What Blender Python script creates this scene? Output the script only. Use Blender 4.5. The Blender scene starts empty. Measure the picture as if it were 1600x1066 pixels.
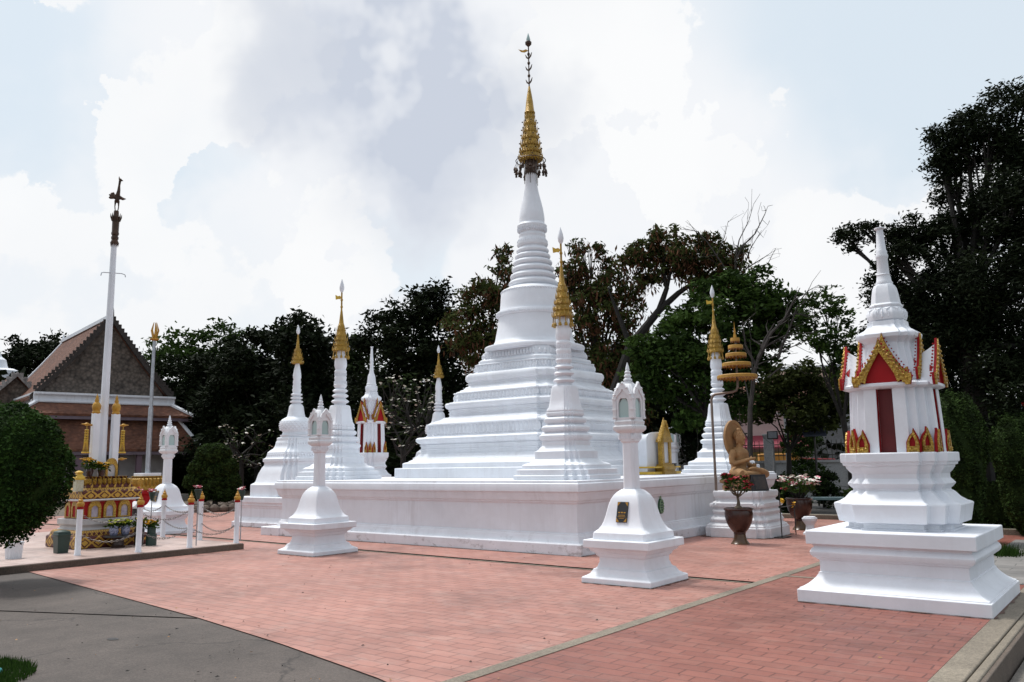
import bpy, math, random
import numpy as np
from mathutils import Vector, Matrix

scene = bpy.context.scene
COL = scene.collection
RAD = math.radians
rnd = random.Random(11)

# ---------------------------------------------------------------- camera geometry
FPX, PITCH, ROLL, YAW, EYE = 1262.6, .15055, -.016165, .66958, 1.6
_f = np.array([-math.sin(YAW)*math.cos(PITCH), math.cos(YAW)*math.cos(PITCH), math.sin(PITCH)])
_r0 = np.array([math.cos(YAW), math.sin(YAW), 0.])
_u0 = np.cross(_r0, _f)
_r = _r0*math.cos(ROLL)+_u0*math.sin(ROLL)
_u = -_r0*math.sin(ROLL)+_u0*math.cos(ROLL)


def at(px, py, D):
    """point seen at photo pixel (px,py) at horizontal distance D metres from the camera"""
    d = _r*(px-800)/FPX-_u*(py-533)/FPX+_f
    return np.array([0, 0, EYE])+d*(D/math.hypot(d[0], d[1]))


def on_ground(px, py, z=0.):
    d = _r*(px-800)/FPX-_u*(py-533)/FPX+_f
    return np.array([0, 0, EYE])+d*((z-EYE)/d[2])


# ---------------------------------------------------------------- tagging
def tag(o, label=None, cat=None, group=None, kind=None):
    if label: o['label'] = label
    if cat: o['category'] = cat
    if group: o['group'] = group
    if kind: o['kind'] = kind
    return o


def thing(name, label, cat, loc=(0, 0, 0), rz=0., group=None):
    o = bpy.data.objects.new(name, None)
    o.empty_display_size = .2
    o.location = loc
    o.rotation_euler = (0, 0, rz)
    COL.objects.link(o)
    return tag(o, label, cat, group)


def copy_tree(o, parent=None):
    c = o.copy()
    COL.objects.link(c)
    if parent is not None: c.parent = parent
    for ch in [q for q in bpy.data.objects if q.parent == o]:
        copy_tree(ch, c)
    return c


def dup(o, loc, rz, label, group=None):
    c = copy_tree(o)
    c.location = loc
    c.rotation_euler = (0, 0, rz)
    c['label'] = label
    if group: c['group'] = group
    return c


# ---------------------------------------------------------------- mesh builder
class MB:
    def __init__(s):
        s.v = []; s.f = []; s.m = []; s.M = None

    def add(s, v, f, m=0):
        n = len(s.v)
        if s.M is not None:
            v = [tuple(s.M @ Vector(p)) for p in v]
        s.v += [tuple(map(float, p)) for p in v]
        s.f += [tuple(i+n for i in q) for q in f]
        s.m += [m]*len(f)
        return s

    def box(s, c, h, m=0, rz=0., taper=1.):
        x, y, z = c; a, b, d = h
        v = []
        ca, sa = math.cos(rz), math.sin(rz)
        for dz, k in ((-d, 1.), (d, taper)):
            for dx, dy in ((-a, -b), (a, -b), (a, b), (-a, b)):
                dx *= k; dy *= k
                v.append((x+dx*ca-dy*sa, y+dx*sa+dy*ca, z+dz))
        return s.add(v, [(0, 3, 2, 1), (4, 5, 6, 7), (0, 1, 5, 4), (1, 2, 6, 5), (2, 3, 7, 6), (3, 0, 4, 7)], m)

    def loft(s, rings, m=0, cap=True, closed=True):
        n = len(rings[0]); v = [p for r in rings for p in r]; f = []
        for i in range(len(rings)-1):
            for j in range(n if closed else n-1):
                k = (j+1) % n
                f.append((i*n+j, i*n+k, (i+1)*n+k, (i+1)*n+j))
        if cap:
            f.append(tuple(range(n-1, -1, -1)))
            f.append(tuple((len(rings)-1)*n+j for j in range(n)))
        return s.add(v, f, m)

    def prism(s, poly, prof, c=(0, 0, 0), m=0, rz=0., cap=True):
        """poly: unit plan outline (ccw); prof: (scale, z) or (scale, z, scale_y)"""
        ca, sa = math.cos(rz), math.sin(rz)
        rings = []
        for p in prof:
            kx, z = p[0], p[1]; ky = p[2] if len(p) > 2 else kx
            rings.append([(c[0]+x*kx*ca-y*ky*sa, c[1]+x*kx*sa+y*ky*ca, c[2]+z) for x, y in poly])
        return s.loft(rings, m, cap)

    def lathe(s, prof, c=(0, 0, 0), n=24, m=0, cap=True):
        return s.prism(circle(n), prof, c, m, 0., cap)

    def tube(s, path, rad, n=8, m=0, cap=True):
        P = [Vector(p) for p in path]
        if not hasattr(rad, '__len__'): rad = [rad]*len(P)
        rings = []; ref = None
        for i, p in enumerate(P):
            t = (P[min(i+1, len(P)-1)]-P[max(i-1, 0)])
            if t.length < 1e-9: t = Vector((0, 0, 1))
            t.normalize()
            if ref is None:
                ref = Vector((1, 0, 0)) if abs(t.x) < .8 else Vector((0, 1, 0))
            a = (ref-t*ref.dot(t))
            if a.length < 1e-6: a = t.orthogonal()
            a.normalize(); ref = a
            b = t.cross(a)
            rings.append([tuple(p+(a*math.cos(q)+b*math.sin(q))*rad[i]) for q in [2*math.pi*j/n for j in range(n)]])
        return s.loft(rings, m, cap)

    def ball(s, c, r, m=0, n=10, k=7):
        if not hasattr(r, '__len__'): r = (r, r, r)
        rings = []
        for i in range(1, k):
            t = math.pi*i/k
            rings.append([(c[0]+r[0]*math.sin(t)*math.cos(2*math.pi*j/n), c[1]+r[1]*math.sin(t)*math.sin(2*math.pi*j/n), c[2]-r[2]*math.cos(t)) for j in range(n)])
        b = len(s.v)
        v = [p for q in rings for p in q]+[(c[0], c[1], c[2]-r[2]), (c[0], c[1], c[2]+r[2])]
        f = []
        for i in range(k-2):
            for j in range(n):
                q = (j+1) % n
                f.append((i*n+j, i*n+q, (i+1)*n+q, (i+1)*n+j))
        lo, hi = len(v)-2, len(v)-1
        for j in range(n):
            q = (j+1) % n
            f.append((lo, q, j)); f.append((hi, (k-2)*n+j, (k-2)*n+q))
        return s.add(v, f, m)

    def plate(s, outline, thick, T, m=0, hole=None):
        """2-D outline (u,w) ccw extruded by thick along -n; T: function (u,w,d)->xyz"""
        n = len(outline)
        if hole is None:
            v = [T(u, w, 0) for u, w in outline]+[T(u, w, -thick) for u, w in outline]
            f = [tuple(range(n)), tuple(range(2*n-1, n-1, -1))]
            f += [(i, n+i, n+(i+1) % n, (i+1) % n) for i in range(n)]
            return s.add(v, f, m)
        # ring between outline and hole (same vertex count)
        v = [T(u, w, 0) for u, w in outline]+[T(u, w, 0) for u, w in hole]
        v += [T(u, w, -thick) for u, w in outline]+[T(u, w, -thick) for u, w in hole]
        f = []
        for i in range(n):
            j = (i+1) % n
            f += [(i, j, n+j, n+i), (2*n+j, 2*n+i, 3*n+i, 3*n+j), (i, 2*n+i, 2*n+j, j), (n+j, 3*n+j, 3*n+i, n+i)]
        return s.add(v, f, m)

    def obj(s, name, mats, parent=None, smooth=30., bevel=0., loc=None, label=None):
        if not isinstance(mats, (list, tuple)): mats = [mats]
        me = bpy.data.meshes.new(name)
        me.from_pydata(s.v, [], s.f)
        for q in mats: me.materials.append(q)
        if len(mats) > 1: me.polygons.foreach_set('material_index', s.m)
        if smooth:
            me.polygons.foreach_set('use_smooth', [True]*len(me.polygons))
            me.set_sharp_from_angle(angle=RAD(smooth))
        me.update()
        o = bpy.data.objects.new(name, me)
        COL.objects.link(o)
        if parent is not None: o.parent = parent
        if loc is not None: o.location = loc
        if bevel:
            b = o.modifiers.new('bevel', 'BEVEL')
            b.width = bevel; b.segments = 2; b.limit_method = 'ANGLE'; b.angle_limit = RAD(35)
        if label: o['label'] = label
        return o


def circle(n): return [(math.cos(2*math.pi*(j+.5)/n), math.sin(2*math.pi*(j+.5)/n)) for j in range(n)]


SQ = [(1, -1), (1, 1), (-1, 1), (-1, -1)]


def sym4(pts):
    """pts: outline of one corner quadrant going from +x side to +y side; rotate four times"""
    out = []
    for k in range(4):
        c, s_ = [(1, 0), (0, 1), (-1, 0), (0, -1)][k]
        out += [(x*c-y*s_, x*s_+y*c) for x, y in pts]
    return out


RED = sym4([(1, .76), (.93, .76), (.93, .93), (.76, .93), (.76, 1)])       # square with stepped corners
RED2 = sym4([(1, .62), (.9, .62), (.9, .76), (.76, .76), (.76, .9), (.62, .9), (.62, 1)])
CHAM = sym4([(1, .55), (.55, 1)])


def morph(poly, t, n=1.):
    """blend a plan outline towards a circle"""
    out = []
    for x, y in poly:
        l = math.hypot(x, y)
        out.append((x*(1-t)+n*t*x/l, y*(1-t)+n*t*y/l))
    return out


# ---------------------------------------------------------------- materials
def node_mat(name):
    m = bpy.data.materials.new(name); m.use_nodes = True
    t = m.node_tree
    return m, t, t.nodes, t.links, t.nodes['Principled BSDF']


def ramp(N, stops):
    r = N.new('ShaderNodeValToRGB'); e = r.color_ramp.elements
    e[0].position, e[0].color = stops[0][0], (*stops[0][1], 1) if hasattr(stops[0][1], '__len__') else (stops[0][1],)*3+(1,)
    e[1].position, e[1].color = stops[-1][0], (*stops[-1][1], 1) if hasattr(stops[-1][1], '__len__') else (stops[-1][1],)*3+(1,)
    for p, c in stops[1:-1]:
        q = e.new(p); q.color = (*c, 1) if hasattr(c, '__len__') else (c, c, c, 1)
    return r


def mixc(N, L, fac, a, b, typ='MIX'):
    x = N.new('ShaderNodeMix'); x.data_type = 'RGBA'; x.blend_type = typ
    for sock, val in ((0, fac), (6, a), (7, b)):
        if hasattr(val, 'is_linked') or hasattr(val, 'links'): L.new(val, x.inputs[sock])
        elif hasattr(val, '__len__'): x.inputs[sock].default_value = (*val, 1)
        else: x.inputs[sock].default_value = val
    return x.outputs[2]


def mth(N, L, op, a, b=None, clamp=False):
    x = N.new('ShaderNodeMath'); x.operation = op; x.use_clamp = clamp
    for i, val in enumerate((a, b)):
        if val is None: continue
        if hasattr(val, 'links'): L.new(val, x.inputs[i])
        else: x.inputs[i].default_value = val
    return x.outputs[0]


def noise(N, L, vec, scale, detail=4, rough=.55, out=0):
    x = N.new('ShaderNodeTexNoise'); x.inputs['Scale'].default_value = scale
    x.inputs['Detail'].default_value = detail; x.inputs['Roughness'].default_value = rough
    if vec is not None: L.new(vec, x.inputs['Vector'])
    return x.outputs[out]


def scaled(N, L, vec, s):
    x = N.new('ShaderNodeVectorMath'); x.operation = 'MULTIPLY'
    L.new(vec, x.inputs[0]); x.inputs[1].default_value = s
    return x.outputs[0]


def simple(name, a, b=None, scale=6., rough=.6, metal=0., bump=0., bscale=40., spec=.5):
    m, t, N, L, P = node_mat(name)
    g = N.new('ShaderNodeNewGeometry').outputs['Position']
    b = b or tuple(x*.75 for x in a)
    r = ramp(N, [(.3, b), (.7, a)])
    L.new(noise(N, L, g, scale, 5), r.inputs[0])
    L.new(r.outputs[0], P.inputs['Base Color'])
    P.inputs['Roughness'].default_value = rough
    P.inputs['Metallic'].default_value = metal
    P.inputs['Specular IOR Level'].default_value = spec
    if bump:
        bp = N.new('ShaderNodeBump'); bp.inputs['Strength'].default_value = bump
        bp.inputs['Distance'].default_value = .02
        L.new(noise(N, L, g, bscale, 3), bp.inputs['Height']); L.new(bp.outputs[0], P.inputs['Normal'])
    return m


def plaster(name, base=(.75, .785, .835), streak=.25, grime_shade=.0, bump=.15):
    """white lime-washed plaster: faint mottling, thin vertical drip streaks, dark grimy spots"""
    m, t, N, L, P = node_mat(name)
    g = N.new('ShaderNodeNewGeometry').outputs['Position']
    mott = ramp(N, [(.30, tuple(x*.90 for x in base)), (.62, base)])
    L.new(noise(N, L, g, 1.7, 6, .6), mott.inputs[0])
    st = ramp(N, [(.50, 0.), (.80, 1.)])
    L.new(noise(N, L, scaled(N, L, g, (5.5, 5.5, .35)), 1.3, 5, .65), st.inputs[0])
    sm = ramp(N, [(.38, 0.), (.70, 1.)])
    L.new(noise(N, L, g, .8, 3), sm.inputs[0])
    f = mth(N, L, 'MULTIPLY', mth(N, L, 'MULTIPLY', st.outputs[0], sm.outputs[0]), streak)
    c = mixc(N, L, f, mott.outputs[0], (.40, .375, .38))
    if grime_shade:
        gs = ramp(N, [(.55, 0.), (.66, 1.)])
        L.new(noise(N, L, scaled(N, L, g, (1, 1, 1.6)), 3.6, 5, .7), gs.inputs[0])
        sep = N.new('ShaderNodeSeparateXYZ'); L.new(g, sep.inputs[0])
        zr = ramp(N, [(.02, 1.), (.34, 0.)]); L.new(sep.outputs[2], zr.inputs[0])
        c = mixc(N, L, mth(N, L, 'MULTIPLY', mth(N, L, 'MULTIPLY', gs.outputs[0], zr.outputs[0]), grime_shade), c, (.25, .24, .235))
    # blotches of older paint and flecks of black mould
    bl = ramp(N, [(.44, 0.), (.47, 1.)]); L.new(noise(N, L, g, 2.4, 5, .6), bl.inputs[0])
    c = mixc(N, L, mth(N, L, 'MULTIPLY', bl.outputs[0], .10), c, (.60, .585, .60))
    fk = ramp(N, [(.70, 0.), (.77, 1.)]); L.new(noise(N, L, g, 9., 6, .72), fk.inputs[0])
    c = mixc(N, L, mth(N, L, 'MULTIPLY', mth(N, L, 'MULTIPLY', fk.outputs[0], sm.outputs[0]), min(.6, streak*1.0)), c, (.22, .21, .205))
    L.new(c, P.inputs['Base Color'])
    P.inputs['Roughness'].default_value = .55
    P.inputs['Specular IOR Level'].default_value = .3
    bp = N.new('ShaderNodeBump'); bp.inputs['Strength'].default_value = bump; bp.inputs['Distance'].default_value = .012
    L.new(noise(N, L, g, 14, 6, .65), bp.inputs['Height']); L.new(bp.outputs[0], P.inputs['Normal'])
    return m


def gold_mat(name, a=(.64, .41, .06), b=(.36, .20, .025), bscale=45., bump=.6, metal=.3, rough=.38):
    m, t, N, L, P = node_mat(name)
    tc = N.new('ShaderNodeTexCoord').outputs['Object']
    v = N.new('ShaderNodeTexVoronoi'); v.inputs['Scale'].default_value = bscale; L.new(tc, v.inputs['Vector'])
    r = ramp(N, [(.05, a), (.75, b)]); L.new(v.outputs['Distance'], r.inputs[0])
    n = ramp(N, [(.35, .65), (.65, 1.)]); L.new(noise(N, L, tc, 7, 4), n.inputs[0])
    L.new(mixc(N, L, 1., r.outputs[0], n.outputs[0], 'MULTIPLY'), P.inputs['Base Color'])
    P.inputs['Metallic'].default_value = metal; P.inputs['Roughness'].default_value = rough
    bp = N.new('ShaderNodeBump'); bp.inputs['Strength'].default_value = bump; bp.inputs['Distance'].default_value = .02
    bp.invert = True
    L.new(v.outputs['Distance'], bp.inputs['Height']); L.new(bp.outputs[0], P.inputs['Normal'])
    return m


def leaf_mat(name, a, b, trans=.25):
    m, t, N, L, P = node_mat(name)
    at_ = N.new('ShaderNodeAttribute'); at_.attribute_name = 'tint'
    r = ramp(N, [(0., b), (1., a)]); L.new(at_.outputs['Fac'], r.inputs[0])
    L.new(r.outputs[0], P.inputs['Base Color'])
    P.inputs['Roughness'].default_value = .75
    P.inputs['Specular IOR Level'].default_value = .07
    tr = N.new('ShaderNodeBsdfTranslucent'); L.new(r.outputs[0], tr.inputs['Color'])
    mx = N.new('ShaderNodeMixShader'); mx.inputs[0].default_value = trans
    L.new(P.outputs[0], mx.inputs[1]); L.new(tr.outputs[0], mx.inputs[2])
    L.new(mx.outputs[0], N['Material Output'].inputs['Surface'])
    return m


W = plaster('white_plaster', streak=.42, bump=.25)
WC = plaster('white_plaster_clean', base=(.77, .80, .85), streak=.28, bump=.2)
WT = plaster('white_plaster_terrace', base=(.74, .77, .82), streak=.75, grime_shade=.85)
WO = plaster('white_ornate_plaster', base=(.71, .72, .745), streak=.35, bump=.9)
GOLD = gold_mat('gilt')
GOLDF = gold_mat('gilt_fine', bscale=90.)
GOLDP = simple('gold_paint', (.50, .27, .03), (.36, .18, .02), 9, .45, .25)
YEL = simple('yellow_paint', (.62, .42, .04), (.5, .3, .03), 9, .5)
REDP = simple('deep_red_paint', (.34, .009, .013), (.26, .008, .010), 5, .6, 0, 0, 40, .2)
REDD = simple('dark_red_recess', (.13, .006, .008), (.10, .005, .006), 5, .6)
BLACK = simple('black_paint', (.012, .012, .014), None, 10, .35)
DKMETAL = simple('dark_metal', (.06, .055, .05), (.03, .03, .03), 12, .45, .6)
STEEL = simple('galvanised_steel', (.42, .45, .48), (.3, .32, .35), 8, .4, .7)
COPPER = simple('bronze_pole_paint', (.22, .17, .14), (.15, .11, .09), 8, .4, .5)
STONE = simple('ochre_sandstone', (.36, .20, .082), (.27, .145, .058), 9, .7, 0, .25, 60)
STONEL = simple('ochre_sandstone_seat', (.31, .18, .08), (.24, .135, .06), 9, .7, 0, .3, 60)
DKBRONZE = simple('dark_bronze', (.075, .038, .02), (.035, .02, .012), 12, .45, .4, .4, 60)
GLAZE = simple('brown_glazed_pot', (.045, .016, .010), (.028, .010, .007), 7, .22, 0, .15, 25)
GLAZEG = simple('ochre_glaze', (.10, .055, .02), (.06, .03, .012), 9, .3)
MATTE = simple('matte_black_gap', (.006, .006, .006), None, 10, 1., 0, 0, 40, 0.)
BARK = simple('bark', (.020, .017, .014), (.009, .008, .007), 5, .9, 0, .6, 18)
BARKG = simple('grey_bare_bark', (.11, .095, .085), (.06, .052, .046), 5, .9, 0, .5, 18)
SOIL = simple('soil', (.09, .06, .04), (.05, .035, .025), 9, .95, 0, .8, 40)
MARBLE = simple('grey_marble', (.50, .49, .48), (.32, .31, .31), 3, .35)


def glass_mat():
    m, t, N, L, P = node_mat('green_niche_glass')
    P.inputs['Base Color'].default_value = (.34, .46, .45, 1)
    P.inputs['Roughness'].default_value = .08
    P.inputs['Specular IOR Level'].default_value = .7
    return m


GLASS = glass_mat()


def gilt_band(name, p, vz, a=(.46, .27, .04), b=(.075, .012, .008)):
    """gold lozenge relief on dark red, running round the faces"""
    m, t, N, L, P = node_mat(name)
    tc = N.new('ShaderNodeTexCoord').outputs['Object']
    sp = N.new('ShaderNodeSeparateXYZ'); L.new(tc, sp.inputs[0])
    u = mth(N, L, 'ADD', sp.outputs[0], sp.outputs[1])
    fu = mth(N, L, 'ABSOLUTE', mth(N, L, 'SUBTRACT', mth(N, L, 'FRACT', mth(N, L, 'DIVIDE', u, p)), .5))
    fv = mth(N, L, 'ABSOLUTE', mth(N, L, 'SUBTRACT', mth(N, L, 'FRACT', mth(N, L, 'DIVIDE', sp.outputs[2], vz)), .5))
    d = mth(N, L, 'ADD', fu, fv)
    d = mth(N, L, 'ADD', d, mth(N, L, 'MULTIPLY', mth(N, L, 'SUBTRACT', noise(N, L, tc, 22, 3), .5), .22))
    r = ramp(N, [(.0, a), (.24, a), (.27, b), (.36, b), (.40, a), (.56, a), (.60, b), (1., b)])
    L.new(d, r.inputs[0]); L.new(r.outputs[0], P.inputs['Base Color'])
    P.inputs['Metallic'].default_value = .3; P.inputs['Roughness'].default_value = .42
    bp = N.new('ShaderNodeBump'); bp.inputs['Strength'].default_value = .5; bp.inputs['Distance'].default_value = .02
    L.new(r.outputs[0], bp.inputs['Height']); L.new(bp.outputs[0], P.inputs['Normal'])
    return m


BAND = gilt_band('gilt_lozenge_band', .26, .22)
BANDS = gilt_band('gilt_small_band', .09, .09)


def tiles_mat(name, a, b, per=.22, row=.16):
    """roof tiles: rows down the slope with noisy colour"""
    m, t, N, L, P = node_mat(name)
    g = N.new('ShaderNodeNewGeometry').outputs['Position']
    sp = N.new('ShaderNodeSeparateXYZ'); L.new(g, sp.inputs[0])
    rowf = mth(N, L, 'FRACT', mth(N, L, 'DIVIDE', sp.outputs[2], row))
    vor = N.new('ShaderNodeTexVoronoi'); vor.inputs['Scale'].default_value = 1/per
    L.new(scaled(N, L, g, (1, 1, per/row*1.2)), vor.inputs['Vector'])
    c = mixc(N, L, mth(N, L, 'MULTIPLY', vor.outputs['Distance'], .9, True), a, b)
    n = ramp(N, [(.35, .55), (.65, 1.1)]); L.new(noise(N, L, g, 1.6, 6, .7), n.inputs[0])
    c = mixc(N, L, 1., c, n.outputs[0], 'MULTIPLY')
    L.new(c, P.inputs['Base Color']); P.inputs['Roughness'].default_value = .8
    bp = N.new('ShaderNodeBump'); bp.inputs['Strength'].default_value = .8; bp.inputs['Distance'].default_value = .05
    L.new(mth(N, L, 'ADD', rowf, vor.outputs['Distance']), bp.inputs['Height']); L.new(bp.outputs[0], P.inputs['Normal'])
    return m


TILE = tiles_mat('red_brown_roof_tiles', (.20, .080, .044), (.105, .042, .026))
SHINGLE = tiles_mat('weathered_gable_boards', (.22, .18, .15), (.03, .026, .023), .17, .20)


def paver_mat(name, a, b, c3, bw=.30, bh=.15, rough=.5):
    m, t, N, L, P = node_mat(name)
    g = N.new('ShaderNodeNewGeometry').outputs['Position']
    wob = N.new('ShaderNodeVectorMath'); wob.operation = 'MULTIPLY_ADD'
    L.new(noise(N, L, g, 1.2, 2, .5, 1), wob.inputs[0]); wob.inputs[1].default_value = (.09, .09, 0); L.new(g, wob.inputs[2])
    br = N.new('ShaderNodeTexBrick'); br.inputs['Scale'].default_value = 1.
    br.inputs['Brick Width'].default_value = bw; br.inputs['Row Height'].default_value = bh
    br.inputs['Mortar Size'].default_value = .009; br.inputs['Mortar Smooth'].default_value = .4
    br.inputs['Bias'].default_value = 0.
    br.inputs['Color1'].default_value = (*a, 1); br.inputs['Color2'].default_value = (*b, 1)
    br.inputs['Mortar'].default_value = (*[x*.60 for x in b], 1)
    L.new(wob.outputs[0], br.inputs['Vector'])
    n1 = ramp(N, [(.34, .66), (.50, 1.), (.66, 1.16)]); L.new(noise(N, L, g, .55, 6, .62), n1.inputs[0])
    c = mixc(N, L, 1., br.outputs['Color'], n1.outputs[0], 'MULTIPLY')
    # pale worn patches and dusty joints
    w = ramp(N, [(.50, 0.), (.78, 1.)]); L.new(noise(N, L, scaled(N, L, g, (1, 1.5, 1)), 2.3, 7, .7), w.inputs[0])
    c = mixc(N, L, mth(N, L, 'MULTIPLY', w.outputs[0], .55), c, c3)
    d = ramp(N, [(.58, 0.), (.70, 1.)]); L.new(noise(N, L, g, 1.1, 7, .75), d.inputs[0])
    c = mixc(N, L, mth(N, L, 'MULTIPLY', d.outputs[0], .35), c, (.13, .075, .06))
    L.new(c, P.inputs['Base Color'])
    rr = ramp(N, [(.3, rough-.12), (.7, rough+.15)]); L.new(noise(N, L, g, 3, 5), rr.inputs[0]); L.new(rr.outputs[0], P.inputs['Roughness'])
    bp = N.new('ShaderNodeBump'); bp.inputs['Strength'].default_value = .4; bp.inputs['Distance'].default_value = .008
    h = mth(N, L, 'ADD', mth(N, L, 'MULTIPLY', br.outputs['Fac'], -1.), mth(N, L, 'MULTIPLY', noise(N, L, g, 22, 5, .7), .6))
    L.new(h, bp.inputs['Height']); L.new(bp.outputs[0], P.inputs['Normal'])
    return m


BRICK = paver_mat('terracotta_stamped_paving', (.375, .176, .138), (.315, .139, .107), (.44, .30, .255))
BRICKR = paver_mat('red_stamped_paving', (.245, .088, .064), (.195, .066, .048), (.30, .16, .125))
GREYPAV = paver_mat('grey_paving', (.20, .19, .18), (.15, .145, .14), (.25, .24, .23), .6, .3, .7)
DAISM = paver_mat('dais_tiles', (.46, .35, .31), (.40, .29, .255), (.5, .43, .4), .4, .4, .4)


def concrete_mat(name, a, b, crack=True, rough=.8):
    m, t, N, L, P = node_mat(name)
    g = N.new('ShaderNodeNewGeometry').outputs['Position']
    r = ramp(N, [(.34, b), (.64, a)]); L.new(noise(N, L, g, .8, 9, .7), r.inputs[0])
    s = ramp(N, [(.36, .66), (.64, 1.22)]); L.new(noise(N, L, g, 55, 3, .75), s.inputs[0])
    c = mixc(N, L, 1., r.outputs[0], s.outputs[0], 'MULTIPLY')
    d = ramp(N, [(.60, 0.), (.70, 1.)]); L.new(noise(N, L, g, 1.9, 6, .7), d.inputs[0])
    c = mixc(N, L, mth(N, L, 'MULTIPLY', d.outputs[0], .35), c, tuple(x*.5 for x in b))
    # pale scuffs, hairline cracks and coarse aggregate
    sc = ramp(N, [(.62, 0.), (.72, 1.)]); L.new(noise(N, L, scaled(N, L, g, (1.6, .7, 1)), 2.6, 8, .75), sc.inputs[0])
    c = mixc(N, L, mth(N, L, 'MULTIPLY', sc.outputs[0], .42), c, tuple(min(1, x*1.9) for x in a))
    if crack:
        vo = N.new('ShaderNodeTexVoronoi'); vo.feature = 'DISTANCE_TO_EDGE'; vo.inputs['Scale'].default_value = .42
        wq = N.new('ShaderNodeVectorMath'); wq.operation = 'MULTIPLY_ADD'; L.new(noise(N, L, g, 1.4, 5, .65, 1), wq.inputs[0]); wq.inputs[1].default_value = (.7, .7, 0); L.new(g, wq.inputs[2])
        L.new(wq.outputs[0], vo.inputs['Vector'])
        ck = ramp(N, [(.0, 1.), (.010, 0.)]); L.new(vo.outputs['Distance'], ck.inputs[0])
        km = ramp(N, [(.40, 0.), (.48, 1.)]); L.new(noise(N, L, g, .6, 3), km.inputs[0])
        c = mixc(N, L, mth(N, L, 'MULTIPLY', mth(N, L, 'MULTIPLY', ck.outputs[0], km.outputs[0]), .75), c, tuple(x*.25 for x in b))
    L.new(c, P.inputs['Base Color']); P.inputs['Roughness'].default_value = rough
    bp = N.new('ShaderNodeBump'); bp.inputs['Strength'].default_value = .4; bp.inputs['Distance'].default_value = .01
    L.new(noise(N, L, g, 30, 6, .7), bp.inputs['Height']); L.new(bp.outputs[0], P.inputs['Normal'])
    return m


CONC = concrete_mat('dark_worn_concrete', (.092, .074, .064), (.045, .036, .031))
KERB = concrete_mat('kerb_concrete', (.25, .215, .165), (.14, .118, .09), False)
ROADM = concrete_mat('asphalt', (.085, .08, .075), (.045, .043, .041))
GUTTER = concrete_mat('gutter_concrete', (.21, .19, .165), (.12, .11, .095))
EARTH = concrete_mat('bare_earth', (.13, .095, .065), (.06, .05, .032))
DKKERB = concrete_mat('dark_kerb_concrete', (.15, .115, .09), (.07, .055, .042), False)  # darker concrete for kerb face, dais edge, bench legs and stones
WALLG = concrete_mat('grey_white_wall_paint', (.36, .37, .38), (.22, .225, .23))

LEAF_D = leaf_mat('leaf_dark', (.034, .055, .017), (.008, .014, .005), .14)
LEAF_DD = leaf_mat('leaf_very_dark', (.015, .023, .009), (.004, .007, .003), .08)
LEAF_G = leaf_mat('leaf_green', (.050, .092, .018), (.011, .024, .006), .22)
LEAF_Y = leaf_mat('leaf_olive', (.065, .082, .022), (.018, .025, .008), .2)
LEAF_P = leaf_mat('leaf_with_brown_pods', (.085, .05, .03), (.02, .027, .011), .2)
LEAF_S = leaf_mat('leaf_clipped', (.040, .088, .017), (.008, .018, .005), .15)
LEAF_R = leaf_mat('leaf_clipped_dark', (.046, .080, .020), (.009, .016, .005), .12)
GRASS = leaf_mat('grass_blade', (.035, .075, .014), (.012, .03, .006), .3)
PET_W = simple('white_petal', (.75, .72, .66), (.6, .58, .5), 20, .6)
PET_R = simple('red_petal', (.42, .012, .035), (.28, .008, .02), 20, .6)
PET_P = simple('pink_petal', (.65, .22, .28), (.55, .12, .2), 20, .6)
PET_Y = simple('yellow_petal', (.80, .52, .03), (.72, .38, .02), 20, .6)
# ---------------------------------------------------------------- camera
cd = bpy.data.cameras.new('camera'); cam = bpy.data.objects.new('camera', cd); COL.objects.link(cam)
cd.sensor_width = 36; cd.lens = FPX/1600*36; cd.clip_start = .1; cd.clip_end = 3000
cam.matrix_world = Matrix(((_r[0], _u[0], -_f[0], 0), (_r[1], _u[1], -_f[1], 0), (_r[2], _u[2], -_f[2], EYE), (0, 0, 0, 1)))
scene.camera = cam

# ---------------------------------------------------------------- sky and sun
SUN_EL, SUN_AZ = RAD(64), RAD(-88)      # azimuth measured clockwise from +y
w = bpy.data.worlds.new('World'); scene.world = w; w.use_nodes = True
N = w.node_tree.nodes; L = w.node_tree.links
bg = N['Background']; bg.inputs['Strength'].default_value = .1
sky = N.new('ShaderNodeTexSky'); sky.sky_type = 'NISHITA'; sky.sun_disc = False
sky.sun_elevation = SUN_EL; sky.sun_rotation = SUN_AZ; sky.air_density = 1.2; sky.dust_density = 2.5
gdir = N.new('ShaderNodeTexCoord').outputs['Generated']
sepd = N.new('ShaderNodeSeparateXYZ'); L.new(gdir, sepd.inputs[0])


def blob(px, py, pr, soft=.5):
    """soft round patch of sky, 1 in the middle, around the direction of photo pixel (px,py)"""
    d = _r*(px-800)/FPX-_u*(py-533)/FPX+_f; d = d/np.linalg.norm(d)
    dp = N.new('ShaderNodeVectorMath'); dp.operation = 'DOT_PRODUCT'
    L.new(warped, dp.inputs[0]); dp.inputs[1].default_value = tuple(d)
    mr = N.new('ShaderNodeMapRange'); mr.interpolation_type = 'SMOOTHSTEP'
    mr.inputs['From Min'].default_value = math.cos(pr/FPX)
    mr.inputs['From Max'].default_value = math.cos(pr*(1-soft)/FPX)
    L.new(dp.outputs['Value'], mr.inputs['Value'])
    return mr.outputs[0]


def warp_by(amount, scale, detail, rough):
    wv = N.new('ShaderNodeVectorMath'); wv.operation = 'MULTIPLY_ADD'
    ns = N.new('ShaderNodeVectorMath'); ns.operation = 'SUBTRACT'
    L.new(noise(N, L, gdir, scale, detail, rough, 1), ns.inputs[0]); ns.inputs[1].default_value = (.5, .5, .5)
    L.new(ns.outputs[0], wv.inputs[0]); wv.inputs[1].default_value = (amount,)*3; L.new(gdir, wv.inputs[2])
    return wv.outputs[0]


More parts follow.
